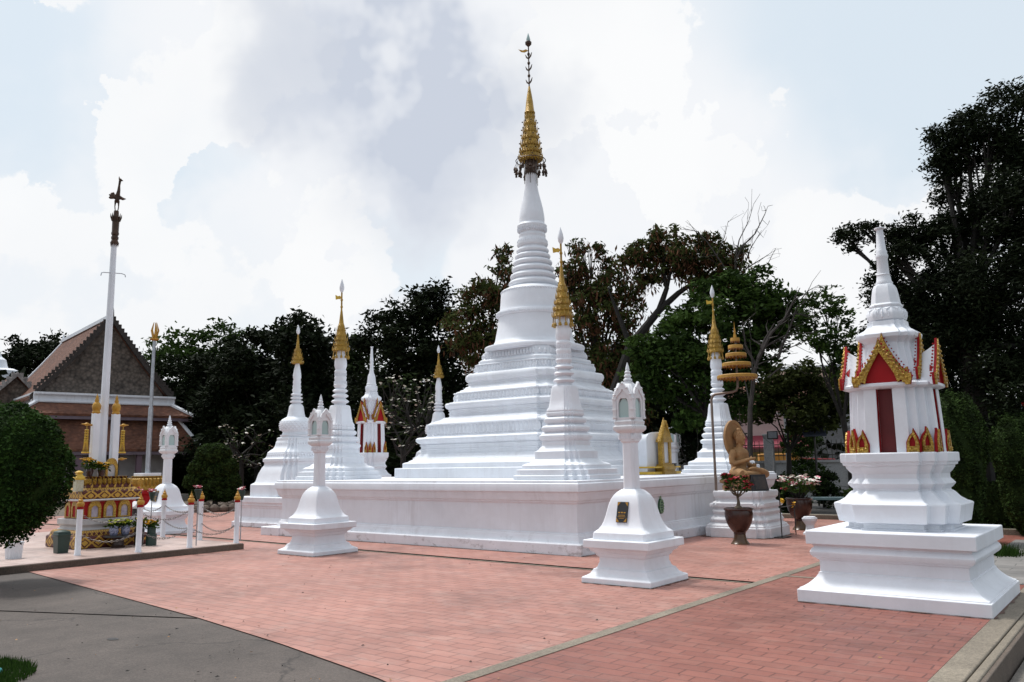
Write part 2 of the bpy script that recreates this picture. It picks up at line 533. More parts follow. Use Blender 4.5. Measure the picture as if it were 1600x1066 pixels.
def sumn(lst):
    a = lst[0]
    for b in lst[1:]: a = mth(N, L, 'ADD', a, b)
    return a


# broad soft white haze with pale blue gaps
warped = warp_by(.07, 3.2, 5, .55)
soft = noise(N, L, gdir, 1.9, 4, .5)
white = sumn([blob(400, 80, 330, .95), blob(650, 330, 380, .95), blob(900, 120, 330, .95), blob(1000, 330, 300, .95), blob(1350, 400, 330, .95), blob(120, 230, 120, .95)])
blues = sumn([blob(1330, 50, 330, .95), blob(70, 110, 230, .95), blob(330, 270, 160, .95), blob(1560, 160, 260, .95), blob(650, 330, 110, .95)])
cov = mth(N, L, 'ADD', mth(N, L, 'MULTIPLY', white, .50), mth(N, L, 'MULTIPLY', blues, -.75))
cov = mth(N, L, 'ADD', mth(N, L, 'ADD', cov, .42), mth(N, L, 'MULTIPLY', mth(N, L, 'SUBTRACT', soft, .48), .9))
cmask = N.new('ShaderNodeMapRange'); cmask.interpolation_type = 'SMOOTHSTEP'
cmask.inputs['From Min'].default_value = -.25; cmask.inputs['From Max'].default_value = .95
dark = mth(N, L, 'MULTIPLY', sumn([blob(590, 150, 240, .99), blob(720, 200, 200, .99), blob(480, 120, 170, .99), blob(640, 120, 120, .99)]), .42)
cov = mth(N, L, 'ADD', cov, mth(N, L, 'MULTIPLY', dark, .8))
L.new(cov, cmask.inputs['Value'])
# cumulus heads with crisp billowing tops
warped = warp_by(.065, 6.5, 7, .56)
cum = sumn([blob(430, 400, 105, .50), blob(340, 440, 130, .50), blob(480, 480, 110, .50), blob(120, 350, 110, .50), blob(30, 370, 120, .50), blob(200, 430, 130, .50), blob(300, 520, 200, .50), blob(80, 480, 190, .50),
            blob(1190, 240, 85, .50), blob(1280, 280, 100, .50), blob(1110, 300, 100, .50), blob(1380, 320, 110, .50), blob(1250, 400, 170, .50), blob(1480, 300, 110, .50), blob(1000, 290, 80, .50), blob(1400, 430, 150, .50),
            blob(280, 60, 120, .50), blob(390, 30, 130, .50), blob(210, 130, 60, .50), blob(1000, 60, 100, .50), blob(920, 90, 90, .50)])
cmk = N.new('ShaderNodeMapRange'); cmk.interpolation_type = 'SMOOTHSTEP'; L.new(cum, cmk.inputs['Value'])
cmk.inputs['From Min'].default_value = .0; cmk.inputs['From Max'].default_value = .95
shade = noise(N, L, warped, 4.2, 6, .5)
grey = mth(N, L, 'MULTIPLY', mth(N, L, 'SUBTRACT', shade, .38), 1.5)
gr = ramp(N, [(0., (8.05, 8.1, 8.15)), (.45, (7.6, 7.7, 7.85)), (1., (6.75, 6.95, 7.3))])
L.new(grey, gr.inputs[0])
# thin veil of high haze whitens the blue gaps
# it is thick towards the bright part of the sky in front and thins out behind the camera
vd_ = N.new('ShaderNodeVectorMath'); vd_.operation = 'DOT_PRODUCT'; L.new(gdir, vd_.inputs[0]); vd_.inputs[1].default_value = (float(_f[0]), float(_f[1]), .35)
vr = N.new('ShaderNodeMapRange'); vr.interpolation_type = 'SMOOTHSTEP'; L.new(vd_.outputs['Value'], vr.inputs['Value'])
vr.inputs['From Min'].default_value = -.1; vr.inputs['From Max'].default_value = .75; vr.inputs['To Min'].default_value = .55; vr.inputs['To Max'].default_value = .90
veil = mixc(N, L, vr.outputs[0], sky.outputs[0], (6.2, 6.95, 7.6))
cf_ = N.new('ShaderNodeMapRange'); L.new(vr.outputs[0], cf_.inputs['Value']); cf_.inputs['From Min'].default_value = .55; cf_.inputs['From Max'].default_value = .75; cf_.inputs['To Min'].default_value = .65
hazy = mixc(N, L, mth(N, L, 'MULTIPLY', cmask.outputs[0], cf_.outputs[0]), veil, (7.5, 7.65, 7.9))
skyc = mixc(N, L, mth(N, L, 'MULTIPLY', cmk.outputs[0], .85, True), hazy, gr.outputs[0])
# the grey belly of the big cloud in the middle, and a glow added overhead, out of view, to brighten tops and walls
dk = mth(N, L, 'MULTIPLY', dark, mth(N, L, 'ADD', .55, mth(N, L, 'MULTIPLY', soft, .9)), True)
skyc = mixc(N, L, dk, skyc, mixc(N, L, 1., skyc, (.66, .70, .78), 'MULTIPLY'))
sdir = (math.sin(SUN_AZ)*math.cos(SUN_EL), math.cos(SUN_AZ)*math.cos(SUN_EL), math.sin(SUN_EL))
gdp = N.new('ShaderNodeVectorMath'); gdp.operation = 'DOT_PRODUCT'; L.new(gdir, gdp.inputs[0]); gdp.inputs[1].default_value = sdir
gmr = N.new('ShaderNodeMapRange'); gmr.interpolation_type = 'SMOOTHSTEP'; L.new(gdp.outputs['Value'], gmr.inputs['Value'])
gmr.inputs['From Min'].default_value = .80; gmr.inputs['From Max'].default_value = .99; gmr.inputs['To Min'].default_value = 0.; gmr.inputs['To Max'].default_value = 12.
gl = N.new('ShaderNodeCombineXYZ')
for i in range(3): L.new(gmr.outputs[0], gl.inputs[i])
skyc = mixc(N, L, 1., skyc, gl.outputs[0], 'ADD')
L.new(skyc, bg.inputs['Color'])

sd = bpy.data.lights.new('sun', 'SUN'); so = bpy.data.objects.new('sun', sd); COL.objects.link(so)
sd.energy = 2.3; sd.angle = RAD(10); sd.color = (1, .965, .92)
sv = Vector((math.sin(SUN_AZ)*math.cos(SUN_EL), math.cos(SUN_AZ)*math.cos(SUN_EL), math.sin(SUN_EL)))
so.rotation_euler = sv.to_track_quat('Z', 'Y').to_euler(); so.location = (0, 0, 30)

scene.view_settings.view_transform = 'Standard'
scene.view_settings.look = 'None'
scene.view_settings.exposure = EXPO = .28
scene.view_settings.gamma = 1.
scene.cycles.max_bounces = 6

# ---------------------------------------------------------------- ground
def sheet(name, pts, z, mat, kind='structure', thick=0.):
    mb = MB()
    if thick: mb.plate(pts, thick, lambda u, v, d: (u, v, z+d))
    else: mb.add([(x, y, z) for x, y in pts], [tuple(range(len(pts)))])
    o = mb.obj(name, mat, smooth=0)
    return tag(o, kind=kind)


sheet('ground', [(-900, -900), (900, -900), (900, 900), (-900, 900)], -.26, EARTH)
sheet('road', [(-1.12, -30), (9, -30), (9, 19.4), (-1.12, 19.4)], -.21, ROADM)
sheet('gutter', [(-1.14, -30), (-.88, -30), (-.88, 19.4), (-1.14, 19.4)], -.19, GUTTER)
sheet('terrain', [(-160, 22.4), (60, 22.4), (60, 160), (-160, 160)], -.03, EARTH)
sheet('terrain', [(-160, -30), (-31.2, -30), (-31.2, 22.4), (-160, 22.4)], -.034, EARTH)
# concrete path, left foreground (a slab)
sheet('path', [(-32, -12), (-1.49, -12), (-1.49, 22.4), (-32, 22.4)], -.006, CONC, thick=.25)
front = [(-1.49, 3.9), (-4.26, 4.24), (-4.85, 4.41), (-6.5, 4.72), (-8.38, 5.0), (-11.4, 5.32), (-15.2, 5.72), (-31, 7.4)]
sheet('pavement', [(x, y) for x, y in front if x <= -4.26][::-1]+[(-4.26, 22.3), (-31, 22.3)], .004, BRICK)
sheet('pavement', [(-4.26, 4.24), (-1.49, 3.9), (-1.49, 22.3), (-4.26, 22.3)], .003, BRICKR)
sheet('pavement_joint', [(-4.36, 4.26), (-4.22, 4.24), (-4.22, 22.3), (-4.36, 22.3)], .008, KERB)
sheet('pavement_joint', [(-4.36, 11.30), (-1.49, 11.30), (-1.49, 11.40), (-4.36, 11.40)], .0085, KERB)
sheet('pavement_joint', [(-14.0, 2.52), (-8.35, 4.98), (-8.38, 5.0), (-14.03, 2.55)], -.002, MATTE)
# open drain slot with pale rim
a, b = np.array([-31, 10.95]), np.array([-4.36, 10.58])
sheet('drain', [(-31, 10.84), (-4.37, 10.48), (-4.37, 10.60), (-31, 10.99)], .0082, MATTE)
sheet('drain_rim', [(-31, 10.79), (-4.37, 10.43), (-4.37, 10.485), (-31, 10.845)], .0092, KERB)
# kerb on the right: flat top, groove, rounded lip and dark drop to the gutter
mb = MB()
mb.box((-1.385, -3.6, -.118), (.105, 22.9, .125)); mb.box((-1.235, -3.6, -.120), (.035, 22.9, .121)); mb.box((-1.274, -3.6, -.15), (.012, 22.9, .12))
tag(mb.obj('kerb', KERB, bevel=.012), kind='structure')
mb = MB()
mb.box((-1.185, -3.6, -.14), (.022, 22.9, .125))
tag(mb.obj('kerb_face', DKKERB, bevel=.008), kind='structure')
sheet('side_path', [(-2.35, 12.1), (-1.50, 12.1), (-1.50, 18.4), (-2.35, 18.4)], .009, GREYPAV)
mb = MB(); mb.box((0, 19.55, -.03), (5.4, .11, .15)); tag(mb.obj('hedge_kerb', KERB, bevel=.012), kind='structure')
sheet('rear_road', [(-12, 22.4), (12, 22.4), (12, 33), (-12, 33)], -.02, ROADM)
mb = MB(); mb.box((-6, 22.45, .0), (6.2, .12, .12)); tag(mb.obj('rear_kerb', KERB, bevel=.012), kind='structure')
# stain ring of the old fixing on the concrete
mb = MB()
c0 = on_ground(176, 998)
pts = [(c0[0]+.07*math.cos(t)*(1+.2*math.sin(3*t)), c0[1]+.045*math.sin(t)) for t in [k*math.pi/8 for k in range(16)]]
sheet('path_stain', pts, -.002, BLACK)
# irregular rings at wall and plinth feet: dirt with contact shade painted in
def grime_shade(cx, cy, hx_, hy_, z=.0125, wmax=.075):
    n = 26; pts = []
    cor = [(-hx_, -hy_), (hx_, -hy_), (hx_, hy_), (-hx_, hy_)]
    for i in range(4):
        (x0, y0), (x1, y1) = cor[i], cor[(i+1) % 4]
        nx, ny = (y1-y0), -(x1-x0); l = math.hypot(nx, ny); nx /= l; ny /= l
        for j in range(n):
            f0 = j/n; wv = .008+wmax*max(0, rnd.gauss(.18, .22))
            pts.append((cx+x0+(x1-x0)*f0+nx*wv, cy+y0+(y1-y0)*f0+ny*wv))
    sheet('dirt_shade_ring', pts, z, DIRT_SHADE)


DIRT_SHADE = concrete_mat('dirt_with_shade', (.16, .085, .06), (.055, .035, .027), False)
for q in ((-5.75, 9.87, .525, .525), (-12.58, 9.92, .525, .525), (-2.43, 10.42, .965, .99), (-12.4, 16.6, 4.46, 4.76), (-7.12, 17.05, .72, .78), (-19.3, 14.35, 1.2, 1.2)): grime_shade(*q)
# fallen leaves and grit, nobody could count them
mb = MB()
for i in range(170):
    x = rnd.uniform(-14, -1.6); y = rnd.uniform(3.2, 11.5); a = rnd.uniform(0, 6.28); l = rnd.uniform(.006, .022)
    if rnd.random() < .4: x = rnd.uniform(-9, -3); y = rnd.uniform(2.6, 5.2)
    u = (math.cos(a)*l, math.sin(a)*l); v = (-math.sin(a)*l*.5, math.cos(a)*l*.5)
    mb.add([(x-u[0], y-u[1], .012), (x+v[0], y+v[1], .02), (x+u[0], y+u[1], .013), (x-v[0], y-v[1], .011)], [(0, 1, 2, 3)], rnd.choice((0, 0, 1)))
tag(mb.obj('leaf_litter', [BARK, STONE], smooth=0), 'tiny dry leaves and grit scattered on the paving', 'leaf litter', kind='stuff')
# ---------------------------------------------------------------- white terrace under the great stupa
TC = (-12.4, 16.6)
TZ = 1.29
t = thing('terrace', 'long low white moulded platform carrying the great white stupa', 'platform', (TC[0], TC[1], 0))
hx, hy = 4.36, 4.66


def rect(px, py): return [(px, -py), (px, py), (-px, py), (-px, -py)]


def terrace_mould(levels, mb, m=0):
    rings = [[(x, y, z) for x, y in rect(hx+o, hy+o)] for o, z in levels]
    return mb.loft(rings, m)


mb = MB()
terrace_mould([(.10, 0), (.10, .19), (.085, .205), (.0, .205), (-.02, .23), (-.035, .30), (-.07, .34), (-.07, .36), (-.10, .36), (-.10, .87), (-.085, .89), (-.07, .89),
               (-.06, .925), (-.04, .93), (-.02, .98), (-.005, 1.05), (.0, 1.06), (.0, 1.075), (.035, 1.09), (.035, 1.225), (.03, 1.235), (.0, 1.24), (.0, 1.28), (-.02, 1.29)], mb)
mb.obj('moulded_wall', WT, t, bevel=.010)
# plain block that steps out on the left front
mb = MB(); mb.prism(SQ, [(.36, 0), (.36, .19), (.34, .20)], (-4.42, -4.42, 0)); mb.obj('corner_block', WT, t, bevel=.01)


# ---------------------------------------------------------------- petal bands
def petals(mb, poly, r, z0, z1, step, out=.03, m=0, lean=0.):
    """a row of pointed lotus petals round a plan outline"""
    P = [Vector((x*r, y*r, 0)) for x, y in poly]
    n = len(P)
    for i in range(n):
        a, b = P[i], P[(i+1) % n]
        d = b-a; l = d.length
        if l < step*.6: continue
        k = max(1, int(round(l/step))); tdir = d.normalized(); nrm = Vector((tdir.y, -tdir.x, 0))
        s_ = l/k
        for j in range(k):
            c = a+tdir*(s_*(j+.5)); w2 = s_*.40
            h = z1-z0
            zz = lambda q: Vector((0, 0, z0+h*q))
            base = c-nrm*.01
            v = [base-tdir*w2+zz(.02), base+tdir*w2+zz(.02), base+tdir*w2*1.02+zz(.55), base+zz(1.), base-tdir*w2*1.02+zz(.55), c+nrm*out+zz(.18), c+nrm*out*1.1+zz(.6)]
            mb.add(v, [(0, 1, 5), (1, 2, 6, 5), (2, 3, 6), (3, 4, 6), (4, 0, 5, 6)], m)
    return mb


# ---------------------------------------------------------------- the great stupa
t = thing('great_stupa', 'tall white bell-shaped stupa with gilded umbrella spire on the terrace', 'stupa', (TC[0], TC[1], TZ), 0)
Z = lambda z: z-TZ
q = 1/1.285


def S(lst): return [(r*q, Z(z)) for r, z in lst]


mb = MB()
PB = morph(RED, .10, 1.28)
mb.prism(PB, S([(3.50, 1.29), (3.50, 1.52), (3.48, 1.53), (3.31, 1.53), (3.31, 1.64), (3.29, 1.65), (3.22, 1.67), (3.18, 1.675), (3.15, 1.70), (3.06, 1.735), (3.05, 1.755), (3.02, 1.76), (2.95, 1.82), (2.93, 1.86), (2.88, 1.86), (2.86, 1.89), (2.86, 1.955), (2.885, 1.96), (2.885, 1.98), (2.86, 1.985), (2.86, 2.055), (2.89, 2.06), (2.89, 2.085), (2.865, 2.09), (2.865, 2.10),
                 (2.88, 2.11), (2.95, 2.14), (2.99, 2.19), (2.99, 2.235), (2.95, 2.265), (2.90, 2.275), (2.74, 2.275), (2.74, 2.31), (2.71, 2.32), (2.70, 2.56), (2.74, 2.565), (2.73, 2.60), (2.66, 2.61), (2.65, 2.63), (2.52, 2.66), (2.51, 2.68), (2.38, 2.705), (2.37, 2.73), (2.33, 2.735), (2.32, 2.76), (2.22, 2.77)]))
mb.obj('lower_tier', W, t, bevel=.012)
P2 = morph(RED, .45, 1.26)
mb = MB()
mb.prism(P2, S([(2.22, 2.77), (2.20, 2.79), (2.20, 2.845), (2.22, 2.85), (2.22, 2.868), (2.20, 2.872), (2.20, 2.925), (2.225, 2.93), (2.225, 2.95), (2.20, 2.96), (2.22, 2.97), (2.28, 3.0), (2.31, 3.04), (2.31, 3.09), (2.28, 3.125), (2.20, 3.135), (2.11, 3.14), (2.11, 3.17), (2.08, 3.18), (2.07, 3.345), (2.10, 3.35), (2.09, 3.38), (2.03, 3.385), (2.02, 3.405), (1.93, 3.43), (1.92, 3.45), (1.84, 3.47), (1.83, 3.50), (1.80, 3.505), (1.79, 3.53), (1.76, 3.54)]))
mb.obj('middle_tier', W, t, bevel=.012)
P3 = morph(RED, .68, 1.25)
mb = MB()
mb.prism(P3, S([(1.76, 3.54), (1.74, 3.56), (1.74, 3.59), (1.76, 3.594), (1.76, 3.61), (1.74, 3.614), (1.74, 3.64), (1.76, 3.65), (1.80, 3.68), (1.82, 3.74), (1.81, 3.80), (1.77, 3.845), (1.70, 3.86), (1.60, 3.865), (1.60, 3.89), (1.575, 3.90), (1.55, 4.07), (1.58, 4.075), (1.56, 4.095), (1.47, 4.10)]))
mb.obj('upper_tier', W, t, bevel=.012)
P4 = morph(RED, .92, 1.25)
mb = MB()
mb.prism(P4, S([(1.47, 4.10), (1.49, 4.12), (1.49, 4.17), (1.46, 4.20), (1.40, 4.21), (1.37, 4.23), (1.33, 4.40), (1.31, 4.44)]))
mb.obj('bell_plinth', W, t, bevel=.012)
mb = MB()
for P_, r_p, za, zb, st_, o_ in ((PB, 2.715, 2.325, 2.555, .125, .05), (P2, 2.085, 3.185, 3.345, .11, .042), (P3, 1.575, 3.905, 4.065, .095, .036), (P4, 1.375, 4.235, 4.40, .095, .034)):
    mb = MB(); petals(mb, P_, r_p*q, Z(za), Z(zb), st_, o_); mb.obj('lotus_band', W, t, smooth=0)
mb = MB()
mb.lathe([(r, Z(z)) for r, z in [(1.20, 4.42), (1.28, 4.45), (1.30, 4.51), (1.285, 4.545), (1.20, 4.57), (1.15, 4.58), (1.06, 4.63), (1.02, 4.72), (.99, 4.88), (.965, 5.0), (.94, 5.15), (.92, 5.34), (.965, 5.35), (.985, 5.40), (.965, 5.46), (.90, 5.48), (.88, 5.55), (.865, 5.75), (.85, 5.93), (.835, 5.99), (.845, 6.01), (.82, 6.04), (.72, 6.09), (.68, 6.11)]], (0, 0, 0), 72)
mb.obj('bell', WC, t, smooth=40)
mb = MB()
ring = circle(72)
petals(mb, ring, .975, Z(5.355), Z(5.45), .05, .02); mb.obj('bell_frieze', W, t, smooth=0)
mb = MB(); petals(mb, ring, .84, Z(5.955), Z(6.03), .05, .02); mb.obj('bell_frieze', W, t, smooth=0)
mb = MB()
pr = [(.66, 6.09)]
for r, z in ((.645, 6.24), (.60, 6.43), (.555, 6.62), (.51, 6.80), (.465, 6.97), (.425, 7.13)):
    h = .085
    pr += [(r-.065, z-h), (r-.02, z-h*.75), (r, z-.03), (r+.004, z), (r-.015, z+.035), (r-.06, z+h*.75)]
pr += [(.36, 7.22), (.40, 7.26), (.415, 7.30), (.36, 7.44), (.345, 7.5), (.355, 7.52), (.345, 7.57), (.32, 7.6), (.33, 7.62), (.385, 7.74), (.395, 7.80), (.37, 7.83), (.335, 7.86), (.33, 7.9), (.335, 8.0), (.325, 8.12), (.295, 8.3), (.25, 8.5), (.205, 8.68), (.172, 8.85), (.155, 9.05), (.145, 9.4)]
mb.lathe([(r, Z(z)) for r, z in pr], (0, 0, 0), 56)
mb.obj('ringed_spire', WC, t, smooth=45)
mb = MB(); petals(mb, circle(40), .375, Z(7.28), Z(7.44), .06, .03); mb.obj('spire_lotus', W, t, smooth=0)
mb = MB(); petals(mb, circle(40), .345, Z(7.62), Z(7.80), .06, .05)
mb.obj('spire_lotus', W, t, smooth=0)


def gold_crown(mb, r0, z0, z1, tiers, n=28, rtop=.2, spikes=0):
    """stack of diminishing gilded umbrella rings"""
    pr = []
    for i in range(tiers):
        f0 = i/tiers; r = r0*(1-f0)+r0*rtop*f0; za = z0+(z1-z0)*f0; h = (z1-z0)/tiers
        pr += [(r*1.0, za), (r*1.04, za+h*.10), (r*.98, za+h*.35), (r*.86, za+h*.85), (r*.84, za+h)]
    mb.lathe(pr, (0, 0, 0), n)
    if spikes:
        for i in range(tiers):
            f0 = i/tiers; r = r0*(1-f0)+r0*rtop*f0; za = z0+(z1-z0)*f0; h = (z1-z0)/tiers
            k = max(8, int(spikes*1.4*(1-f0*.6)))
            for j in range(k):
                a = 2*math.pi*(j+.5*(i % 2))/k
                ca, sa = math.cos(a), math.sin(a); ra = r*1.05; w_ = r*math.pi/k*.8
                T = lambda uu, zz, rr: (ca*rr-sa*uu, sa*rr+ca*uu, zz)
                mb.add([T(-w_, za, ra), T(w_, za, ra), T(0, za+h*1.05, ra*1.06), T(0, za+h*.3, ra*1.12)], [(0, 1, 3), (1, 2, 3), (2, 0, 3)])
    return mb


mb = MB(); gold_crown(mb, .29, Z(9.62), Z(11.0), 7, 32, .34, 18)
mb.lathe([(.13, Z(10.95)), (.15, Z(10.98)), (.12, Z(11.05)), (.095, Z(11.3)), (.065, Z(11.5)), (.03, Z(11.7)), (.022, Z(11.75))], n=16)
mb.obj('gilded_crown', GOLD, t, smooth=30)
mb = MB()
mb.tube([(0, 0, Z(11.7)), (0, 0, Z(12.95))], .017, 8)
for z in (11.82, 12.2, 12.55):
    for s_ in (-1, 1):
        mb.tube([(0, 0, Z(z)), (.07*s_, 0, Z(z+.06)), (.11*s_, 0, Z(z+.15))], [.022, .022, .008], 6)
for z in (12.05, 12.42, 12.68): mb.ball((0, 0, Z(z)), (.04, .04, .055))
mb.obj('spire_rod', DKBRONZE, t)
mb = MB()
mb.plate([(0, 0), (-.06, .05), (-.16, .035), (-.30, .09), (-.22, .0), (-.12, -.03)][::-1], .02, lambda u, v, d: (u*.9, u*.3+d, Z(12.78)+v))
mb.obj('vane', GOLDP, t, smooth=0)
mb = MB(); mb.lathe([(.02, Z(12.9)), (.085, Z(12.97)), (.09, Z(13.03)), (.06, Z(13.06))], n=12); mb.obj('finial_cup', DKBRONZE, t)
mb = MB(); mb.lathe([(.05, Z(13.05)), (.06, Z(13.1)), (.035, Z(13.2)), (.005, Z(13.3))], n=12); mb.obj('finial', GLASS, t)
mb = MB()
mb.tube([(.40*math.cos(a), .40*math.sin(a), Z(9.62)) for a in [k*math.pi/12 for k in range(25)]], .012, 5)
mb.lathe([(.15, Z(9.1)), (.155, Z(9.4)), (.16, Z(9.65))], n=16)
bells = []
for k in range(26):
    a = 2*math.pi*k/26; r = .40 if k % 2 else .33
    dz = .12+.16*rnd.random(); rr = r+(.1 if k % 4 == 0 else .0)
    mb.tube([(.36*math.cos(a), .36*math.sin(a), Z(9.6)), (rr*math.cos(a), rr*math.sin(a), Z(9.62-dz))], .008, 4)
    bells.append((rr*math.cos(a), rr*math.sin(a), Z(9.62-dz)))
for k in range(6):
    a = 2*math.pi*k/6; mb.tube([(.2*math.cos(a), .2*math.sin(a), Z(9.6)), (.19*math.cos(a), .19*math.sin(a), Z(8.95))], .009, 4)
mb.obj('bell_hoop', DKBRONZE, t)
mb = MB(); mb.lathe([(.012, 0), (.03, -.02), (.045, -.085)], (0, 0, 0), 8); mb.lathe([(.012, -.09), (.028, -.11), (.03, -.16)], (0, 0, 0), 8)
b0 = mb.obj('hanging_bell', DKBRONZE, t)
for i, p in enumerate(bells):
    o = b0
    if i: o = b0.copy(); COL.objects.link(o)
    o.location = p
mb = MB()
for i in range(6):
    f0 = (i+.2)/7; r = .29*(1-f0)+.29*.34*f0
    for k in range(8):
        a = 2*math.pi*(k+.4*i)/8; mb.ball(((r+.06)*math.cos(a), (r+.06)*math.sin(a), Z(9.68+1.38*f0)), .022, 0, 6, 4)
tag(mb.obj('crown_beads', DKBRONZE, t), kind='stuff')


# ---------------------------------------------------------------- corner stupas on the terrace
def corner_stupa(name):
    t = thing(name, '', 'stupa')
    Z = lambda z: z-TZ
    mb = MB()
    mb.prism(RED2, [(r/1.23, Z(z)) for r, z in [(1.08, 1.29), (1.08, 1.37), (1.02, 1.375), (1.02, 1.48), (.90, 1.485), (.90, 1.56), (.86, 1.58), (.74, 1.61), (.68, 1.66), (.64, 1.67), (.64, 1.82), (.60, 1.83), (.56, 1.86), (.52, 1.90), (.49, 1.92), (.49, 2.0)]])
    mb.obj('stepped_base', W, t, bevel=.008)
    mb = MB(); P = morph(RED2, .3, 1.15)
    pr = [(.46, 1.98)]
    for r, z in ((.50, 2.09), (.455, 2.25), (.40, 2.41), (.355, 2.53)):
        pr += [(r-.05, z-.07), (r-.01, z-.045), (r+.015, z-.01), (r+.012, z+.03), (r-.03, z+.06), (r-.05, z+.065)]
    mb.prism(P, [(r/1.16, Z(z)) for r, z in pr]); mb.obj('moulded_tiers', W, t, bevel=.005)
    mb = MB(); P = morph(RED2, .35, 1.15)
    mb.prism(P, [(r/1.14, Z(z)) for r, z in [(.345, 2.57), (.355, 2.60), (.345, 2.63), (.315, 2.67), (.285, 2.80), (.265, 2.95), (.25, 3.04), (.235, 3.08), (.18, 3.10)]]); mb.obj('bell', WC, t, bevel=.006)
    mb = MB(); pr = [(.15, 3.09)]
    for r, z in ((.21, 3.19), (.195, 3.33), (.18, 3.455)):
        pr += [(r-.065, z-.055), (r-.01, z-.025), (r+.01, z), (r-.02, z+.03), (r-.06, z+.055)]
    pr += [(.13, 3.53), (.155, 3.56), (.165, 3.6), (.145, 3.63), (.135, 3.72), (.15, 3.76), (.15, 3.80), (.13, 3.83), (.135, 3.88), (.15, 3.92), (.15, 3.95), (.125, 3.98), (.14, 4.03), (.155, 4.08), (.15, 4.18), (.125, 4.33), (.10, 4.40), (.085, 4.5)]
    mb.lathe([(r, Z(z)) for r, z in pr], n=28); mb.obj('ringed_spire', WC, t, smooth=40)
    mb = MB(); petals(mb, circle(24), .138, Z(3.61), Z(3.73), .05, .022); mb.obj('spire_lotus', W, t, smooth=0)
    mb = MB(); petals(mb, circle(24), .132, Z(3.82), Z(3.92), .05, .02); mb.obj('spire_lotus', W, t, smooth=0)
    mb = MB(); gold_crown(mb, .19, Z(4.45), Z(5.08), 5, 24, .42, 12)
    mb.lathe([(.075, Z(5.06)), (.085, Z(5.09)), (.06, Z(5.16)), (.04, Z(5.35)), (.022, Z(5.5)), (.02, Z(5.97))], n=12)
    for z in (5.42, 5.58, 5.76): mb.ball((0, 0, Z(z)), (.034, .034, .04), 0, 8, 5)
    for k in range(10):
        a = 2*math.pi*k/10; mb.tube([(.18*math.cos(a), .18*math.sin(a), Z(4.47)), (.19*math.cos(a), .19*math.sin(a), Z(4.33))], .012, 5); mb.lathe([(.01, 0), (.03, -.03), (.035, -.08)], (.19*math.cos(a), .19*math.sin(a), Z(4.34)), 6)
    mb.obj('gilded_crown', GOLDF, t, smooth=30)
    mb = MB()
    mb.plate([(0, 0), (-.05, .04), (-.10, .03), (-.17, .07), (-.16, -.05), (-.09, -.04), (-.05, -.05)][::-1], .02, lambda u, v, d: (u*.9, u*.35+d, Z(5.83)+v)); mb.obj('vane', YEL, t, smooth=0)
    mb = MB(); mb.lathe([(.02, Z(5.95)), (.05, Z(6.0)), (.062, Z(6.07)), (.05, Z(6.15)), (.02, Z(6.25)), (.004, Z(6.30))], n=14); mb.obj('bud_finial', WC, t)
    return t


cs = corner_stupa('corner_stupa')
cs.location = (-9.0, 13.0, TZ); cs['group'] = 'slender stupas on the terrace corners'
cs['label'] = 'slender white corner stupa in front of the great stupa, overlapping its right flank'
dup(cs, (-15.8, 13.05, TZ), 0, 'slender white corner stupa on the left end of the terrace, behind a lantern pillar')
dup(cs, (-9.05, 20.2, TZ), 0, 'slender white corner stupa behind the tiered yellow parasol and seated statue')


